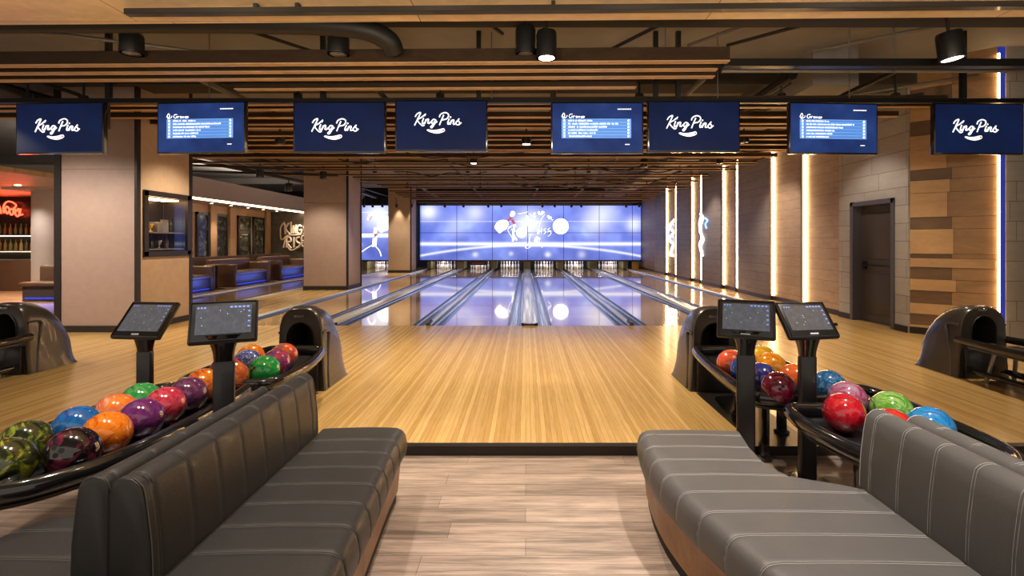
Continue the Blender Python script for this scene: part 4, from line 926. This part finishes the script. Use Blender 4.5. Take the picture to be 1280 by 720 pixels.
# thin dark strips on the floor under the ball racks
o = MB().box(1.60, 2.02, YA+.05, 4.80, .0005, .005).build('floor_strip', m_step, origin=(1.8, 4.2, 0), smooth=False); tag(o, 'dark strip on the floor below the right hand ball rack', 'floor plate')
o = MB().box(-2.36, -1.94, YA+.05, 4.80, .0005, .005).build('floor_strip', m_step, origin=(-2.1, 4.2, 0), smooth=False); tag(o, 'dark strip on the floor below the left hand ball rack', 'floor plate')

# ------------------------------------------------------------------ bowling balls
def ball_mat(name, c1, c2, c3, sc=7.0, dist=2.2, split=(.43, .52, .61)):
    m = bpy.data.materials.new('ball_' + name); m.use_nodes = True; N, L = nt(m); b = N['Principled BSDF']
    vec, _ = coords(m, 'X', 'Y', 'Z')
    f = noise(m, vec, sc, 4, .55, dist)
    L.new(ramp(m, f, [(split[0], c1), (split[1], c2), (split[2], c3)]), b.inputs['Base Color'])
    b.inputs['Roughness'].default_value = .12; b.inputs['Coat Weight'].default_value = 1.0; b.inputs['Coat Roughness'].default_value = .03
    return m
BR = .108
balls = [  # name, px, py of the visible centre turned into floor positions below, colours, label
 ('moss', -2.19, 2.21, (.015, .018, .008), (.05, .06, .008), (.28, .30, .03), 'black ball with mossy yellow green swirls at left edge of near left rack'),
 ('olive', -2.33, 2.45, (.012, .016, .008), (.04, .06, .01), (.22, .27, .03), 'dark green ball with yellow flecks behind the black purple one'),
 ('night', -2.07, 2.33, (.004, .004, .005), (.010, .005, .008), (.14, .012, .04), 'nearly black ball with dark red swirls in near left rack'),
 ('orange', -2.06, 2.52, (.75, .17, .008), (.85, .24, .012), (.55, .08, .006), 'large bright orange ball in the front of near left rack'),
 ('blue', -2.29, 2.62, (.006, .09, .30), (.01, .15, .42), (.015, .05, .25), 'blue ball in the back of near left rack'),
 ('violet', -2.06, 2.73, (.10, .012, .09), (.17, .025, .15), (.06, .02, .12), 'violet purple ball between the orange and the pink red ball'),
 ('peach', -2.27, 2.80, (.80, .22, .015), (.70, .12, .05), (.75, .35, .20), 'orange and pink marbled ball in back of near left rack'),
 ('pinkred', -2.08, 2.94, (.48, .02, .05), (.60, .06, .10), (.30, .012, .03), 'pink red marbled ball in near left rack'),
 ('green', -2.28, 3.01, (.02, .25, .05), (.05, .40, .10), (.02, .18, .04), 'green ball in back of near left rack'),
 ('plum', -2.09, 3.16, (.09, .02, .075), (.16, .035, .12), (.05, .025, .06), 'plum purple ball right of the pink red one'),
 ('amber', -2.13, 3.38, (.80, .24, .012), (.75, .16, .008), (.45, .05, .006), 'orange ball left of the left tablet post'),
 ('crimson', -2.20, 3.78, (.45, .02, .03), (.55, .05, .05), (.30, .01, .02), 'crimson ball half hidden behind the left tablet post'),
 ('rust', -2.06, 3.62, (.65, .16, .02), (.45, .05, .015), (.70, .25, .05), 'small rust orange ball right of the left tablet post'),
 ('emerald', -1.93, 3.76, (.005, .30, .055), (.008, .36, .07), (.006, .26, .05), 'plain emerald green ball at front of farther left rack'),
 ('starblue', -2.17, 3.98, (.02, .05, .30), (.10, .12, .45), (.25, .40, .65), 'blue speckled ball behind the emerald green one', 30),
 ('tangerine', -2.24, 4.17, (.85, .26, .012), (.75, .16, .01), (.80, .35, .03), 'tangerine ball at the back of the farther left rack'),
 ('magenta', -1.95, 3.99, (.40, .02, .09), (.28, .03, .14), (.06, .04, .25), 'magenta and blue ball right of the emerald green one'),
 ('emberball', -2.0, 4.24, (.70, .10, .02), (.55, .04, .02), (.12, .13, .15), 'red orange and grey ball nearest the left ball return hood'),
 ('coral', 1.60, 3.98, (.75, .10, .045), (.80, .14, .06), (.60, .06, .03), 'coral red ball beside the right ball return hood'),
 ('royal', 1.62, 3.76, (.008, .05, .26), (.012, .09, .40), (.01, .035, .2), 'royal blue ball left of the near right tablet post'),
 ('lemon', 1.91, 4.14, (.80, .45, .02), (.85, .55, .05), (.70, .35, .01), 'yellow ball at the back of the farther right rack'),
 ('marigold', 1.86, 3.88, (.85, .36, .012), (.80, .28, .01), (.70, .20, .008), 'golden orange ball between two tablet posts on the right'),
 ('indigo', 1.68, 3.55, (.02, .02, .14), (.05, .03, .20), (.01, .05, .3), 'indigo ball partly behind the near right tablet post'),
 ('flame', 1.83, 3.50, (.80, .13, .02), (.70, .09, .015), (.60, .20, .04), 'orange red ball behind the dark maroon one'),
 ('maroon', 1.63, 3.30, (.15, .006, .025), (.22, .012, .045), (.10, .004, .018), 'dark maroon ball between the two right tablet posts'),
 ('azure', 1.955, 3.37, (.008, .09, .28), (.015, .15, .38), (.10, .30, .50), 'teal blue ball right of the farther right tablet post', 22),
 ('pearlpink', 1.93, 3.07, (.35, .05, .16), (.50, .16, .28), (.30, .28, .36), 'pink and pearl grey ball behind the bright red one'),
 ('scarlet', 1.76, 2.83, (.42, .006, .018), (.52, .015, .03), (.25, .004, .012), 'bright red ball beside the grey bench back'),
 ('lime', 2.05, 2.87, (.10, .35, .03), (.30, .55, .15), (.05, .22, .02), 'lime green marbled ball behind grey bench back'),
 ('sky', 2.055, 2.60, (.006, .15, .42), (.02, .25, .55), (.01, .10, .35), 'sky blue ball behind grey bench back'),
 ('cherry', 1.835, 2.57, (.45, .01, .01), (.5, .03, .02), (.3, .01, .01), 'red ball barely showing over the grey bench back'),
]
pos = [Vector((b[1], b[2])) for b in balls]
for _ in range(200):
    for i in range(len(pos)):
        for j in range(i):
            d = pos[i]-pos[j]
            if 1e-6 < d.length < 2*BR+.001: c = d.normalized()*(2*BR+.0012-d.length)/2; pos[i] += c; pos[j] -= c
ballmesh = None
for b, p in zip(balls, pos):
    t = thing('bowling_ball', b[6], 'bowling ball', (p.x, p.y, .3635+BR), 'bowling balls on the racks', world=False)
    MB().sphere((0, 0, 0), BR, 48).build('shell', ball_mat(b[0], b[3], b[4], b[5], b[7] if len(b) > 7 else 9.0), t, angle=180)
    mb = MB(); axis = (Vector((random.uniform(-.6, .6), -.8, .35)) if b[0] in ('emerald', 'night', 'peach', 'maroon') else Vector((random.uniform(-1, 1), random.uniform(.2, 1), random.uniform(-.6, .4)))).normalized()
    a = axis.orthogonal().normalized(); q = axis.cross(a)
    for (u, v) in ((-.12, .1), (.12, .1), (0, -.22)):
        d = (axis + a*u + q*v).normalized(); e = d.orthogonal().normalized(); g = d.cross(e)
        mb.rings([[d*(BR+.0004) + (e*math.cos(2*PI*k/12)+g*math.sin(2*PI*k/12))*.0115 for k in range(12)], [d*(BR-.012) + (e*math.cos(2*PI*k/12)+g*math.sin(2*PI*k/12))*.0105 for k in range(12)]])
        h_ = mb
    mb.build('finger_hole', m_dark, t)

# ------------------------------------------------------------------ tablets on pedestals
def tablet(x, y, zf, zc, yaw, tilt, label, w=.34, h=.255, base_r=.13):
    t = thing('tablet_stand', label, 'tablet stand', (x, y, zf), 'scoring tablets on posts', world=False); t.rotation_euler = (0, 0, yaw)
    zt = zc-zf
    MB().box(-.055, .055, -.022, .022, .012, zt-.22, .012, 3).build('post', m_black, t)
    mb = MB(); R = []
    for i in range(9):
        f = i/8; ww = .05+.045*f**2.2; dd = .022+.03*f
        R.append([(ww*sx, dd*sy-.0*f, zt-.225+.155*f) for sx, sy in ((-1, -.6), (-.8, -1), (.8, -1), (1, -.6), (1, .6), (.8, 1), (-.8, 1), (-1, .6))])
    mb.rings(R).build('neck', m_blackgloss, t, angle=50)
    MB().lathe([(0, 0), (base_r, 0), (base_r, .008), (base_r-.02, .014), (0, .014)], (0, 0, 0), 28).build('base_plate', m_black, t)
    hd = bpy.data.objects.new('tablet', None); COL.objects.link(hd); hd.parent = t; hd.location = (0, 0, zt); hd.rotation_euler = (-tilt, 0, 0)
    MB().box(-w/2, w/2, -.005, .032, -h/2, h/2, .014, 3).build('casing', m_black, hd)
    fr = MB().tube([(-w/2+.012, -.006, -h/2+.012), (-w/2+.012, -.006, h/2-.012), (w/2-.012, -.006, h/2-.012), (w/2-.012, -.006, -h/2+.012)], .004, 6, True).build('bezel', m_blackgloss, hd)
    MB().box(-w/2+.034, w/2-.034, -.0085, -.004, -h/2+.052, h/2-.032).build('display', m_tabscr, hd, smooth=False)
    mb2 = MB()
    class _I:
        def box(s_, *a): MB().box(*a).build('icon', m_tabblue, hd, smooth=False)
    mb = _I()
    for k in range(5): mb.box(w/2-.06-k*.021, w/2-.046-k*.021, -.0095, -.0083, h/2-.048, h/2-.038)
    for k in range(4): mb.box(w/2-.052, w/2-.04, -.0095, -.0083, h/2-.075-k*.03, h/2-.067-k*.03)
    for k in range(3): mb.box(-w/2+.04+k*.016, -w/2+.05+k*.016, -.0095, -.0083, h/2-.048, h/2-.040)
    for k in range(6): a, b = random.uniform(-w/2+.045, w/2-.07), random.uniform(-h/2+.06, h/2-.06); mb2.box(a, a+.004, -.0095, -.0083, b, b+.004)
    for k in range(7): mb2.box(-.028+k*.008, -.0225+k*.008, -.0065, -.004, -h/2+.024, -h/2+.034)
    mb2.build('mark', m_tabwhite, hd, smooth=False)
    return t
R_ = math.radians
tablet(1.385, 3.22, -.06, .935, R_(-24), R_(26), 'tablet on black post facing viewer, left of the right hand pair')
tablet(1.735, 3.155, -.06, .94, R_(9), R_(38), 'tilted tablet on black post, right of the right hand pair')
tablet(-1.97, 3.545, -.06, .94, R_(-2) , R_(26), 'tablet on black post facing viewer, right of the left hand pair', w=.40, h=.28) if False else None
tablet(-1.86, 3.12, -.06, .935, R_(17), R_(26), 'tablet on black post facing viewer, right of the left hand pair') if False else None
tablet(-2.03, 3.49, -.06, .905, R_(24), R_(24), 'tablet on black post facing viewer, right of the left hand pair', w=.42, h=.275, base_r=.05) if False else None
tablet(-1.72, 2.92, -.06, .965, R_(24), R_(24), 'tablet on black post facing viewer, right of the left hand pair', w=.345, h=.25)
tablet(-2.69, 3.62, 0.0, .87, R_(-6), R_(40), 'tilted tablet on black post, left of the left hand pair', w=.37, h=.30)

# ------------------------------------------------------------------ benches
def seams(y0, y1, p, ph=0.0):
    s = []; y = y0+ph
    while y < y1-.04:
        if y > y0+.04: s.append(y)
        y += p
    return s
def sample(y0, y1, ss):
    ys = {y0, y0+.006, y0+.018, y0+.035, y1-.035, y1-.018, y1-.006, y1}
    pts = [y0]+ss+[y1]
    for a, b in zip(pts, pts[1:]):
        for k in range(1, 6): ys.add(a+(b-a)*k/6)
    for y in ss:
        for d in (-.014, -.006, 0, .006, .014): ys.add(y+d)
    return sorted(ys)
def dip(y, ss, amt=.0035):
    d = min([abs(y-q) for q in ss] or [9]); return amt*max(0, 1-(d/.014))**1.0 if d < .014 else 0
def endk(y, y0, y1, r=.03):
    d = min(y-y0, y1-y); 
    if d >= r: return 0
    return r-math.sqrt(max(r*r-(r-d)**2, 0))
def seat_ring(y, xf, xb, zt, zb, e, dp, sgn):
    r = .045; pts = []
    # from the back bottom across the bottom to the front, up and over
    f = xf - 0*sgn
    def P(d, z): return (xf + sgn*d, y, z)      # d = distance behind the front edge
    Wd = abs(xb-xf)
    pts = [P(Wd, zb+e*.3), P(.03+e, zb+e*.3), P(.008+e+dp*.5, zb+.02), P(e+dp, zb+.06), P(.004+e+dp, zt-.07-e), P(.012+e+dp, zt-.035-e), P(.03+e, zt-.012-e-dp), P(.06+e, zt-e-dp), P(.14, zt-e-dp+.003), P(Wd*.5, zt-e-dp+.004), P(Wd*.8, zt-e-dp), P(Wd, zt-e-dp-.004)]
    return pts
def bench(label, xf, xb, y0, y1, sgn, mat, th, yb0, yb1, seam_p=.165, hz=.69, back_in=0, back_label=None, base_mat=m_benchwood, ph=0.05, back_fix=None):
    """xf, xb: tables y -> x of the front and the back edge of the seat; sgn: direction from front to back"""
    zt, zb = .36, .195
    cx = (lerp_tab(xf, (y0+y1)/2)+lerp_tab(xb, (y0+y1)/2))/2
    t = thing('upholstered_bench', label, 'bench', (cx, (y0+y1)/2, -.06), 'back to back lounge benches')
    ss = seams(y0, y1, seam_p, ph)
    fx = lambda y: lerp_tab(xf, y); bx = lambda y: lerp_tab(xb, y)
    MB().rings([seat_ring(y, fx(y), bx(y), zt, zb, endk(y, y0, y1), dip(y, ss), sgn) for y in sample(y0, y1, ss)]).build('seat_cushion', mat, t, angle=60)
    mb = MB()
    for y in ss:
        r = seat_ring(y, fx(y), bx(y), zt, zb, 0, .0018, sgn)[2:]
        for off in (-.0055, .0055):
            mb.tube([(p[0], y+off, p[2]) for p in cr(r, 3)], .0009, 4)
    mb.build('stitching', th, t)
    yy = [y0+.05+(y1-.03-y0-.05)*k/24 for k in range(25)]
    MB().rings([[(bx(y), y, zb), (fx(y)+sgn*.035, y, zb), (fx(y)+sgn*.055, y, .0), (bx(y), y, .0)] for y in yy]).build('wood_base', base_mat, t, angle=50)
    MB().rings([[(bx(y)-sgn*.05, y, .0), (fx(y)+sgn*.062, y, .0), (fx(y)+sgn*.066, y, -.06), (bx(y)-sgn*.05, y, -.06)] for y in [q-.0 for q in yy]]).build('toe_kick', m_dark, t, angle=50)
    # backrest
    s2 = seams(yb0, yb1, seam_p, ph)
    def back_ring(y):
        b = lerp_tab(xb, min(max(y, yb0), yb1)) if not callable(back_in) else back_in(y); e = endk(y, yb0, yb1, .012); dp = dip(y, s2, .003)
        kd = abs(back_fix-b)/.135 if back_fix is not None else 1.0
        def P(d, z): return (b+sgn*d*kd, y, z)
        return [P(.135, .0), P(.012+e, .0), P(.002+e+dp, .36), P(.006+e+dp, .48), P(.020+e+dp, .60), P(.030+e+dp, .655), P(.042+e, hz-.018-e), P(.062+e*.6, hz-.003-e-dp), P(.085, hz-e-dp), P(.108-e*.6, hz-.004-e-dp), P(.126-e, hz-.02-e), P(.134-e, hz-.05-e), P(.135-e, .36)]
    MB().rings([back_ring(y) for y in sample(yb0, yb1, s2)]).build('backrest', mat, t, angle=60)
    mb = MB()
    for y in s2:
        r = [(p[0], p[1], p[2]) for p in back_ring(y)][2:10]; 
        for off in (-.0055, .0055):
            mb.tube([(p[0], y+off, p[2]+.001) for p in cr([(q[0]-sgn*.0006, q[1], q[2]) for q in r], 3)], .0009, 4)
    # piping around the ends of the backrest
    for yv in (yb0+.012, yb1-.012):
        mb.tube([(p[0]-sgn*.001, yv, p[2]) for p in cr(back_ring(yv)[2:12], 3)], .0018, 5)
    mb.build('back_stitching', th, t)
    return t
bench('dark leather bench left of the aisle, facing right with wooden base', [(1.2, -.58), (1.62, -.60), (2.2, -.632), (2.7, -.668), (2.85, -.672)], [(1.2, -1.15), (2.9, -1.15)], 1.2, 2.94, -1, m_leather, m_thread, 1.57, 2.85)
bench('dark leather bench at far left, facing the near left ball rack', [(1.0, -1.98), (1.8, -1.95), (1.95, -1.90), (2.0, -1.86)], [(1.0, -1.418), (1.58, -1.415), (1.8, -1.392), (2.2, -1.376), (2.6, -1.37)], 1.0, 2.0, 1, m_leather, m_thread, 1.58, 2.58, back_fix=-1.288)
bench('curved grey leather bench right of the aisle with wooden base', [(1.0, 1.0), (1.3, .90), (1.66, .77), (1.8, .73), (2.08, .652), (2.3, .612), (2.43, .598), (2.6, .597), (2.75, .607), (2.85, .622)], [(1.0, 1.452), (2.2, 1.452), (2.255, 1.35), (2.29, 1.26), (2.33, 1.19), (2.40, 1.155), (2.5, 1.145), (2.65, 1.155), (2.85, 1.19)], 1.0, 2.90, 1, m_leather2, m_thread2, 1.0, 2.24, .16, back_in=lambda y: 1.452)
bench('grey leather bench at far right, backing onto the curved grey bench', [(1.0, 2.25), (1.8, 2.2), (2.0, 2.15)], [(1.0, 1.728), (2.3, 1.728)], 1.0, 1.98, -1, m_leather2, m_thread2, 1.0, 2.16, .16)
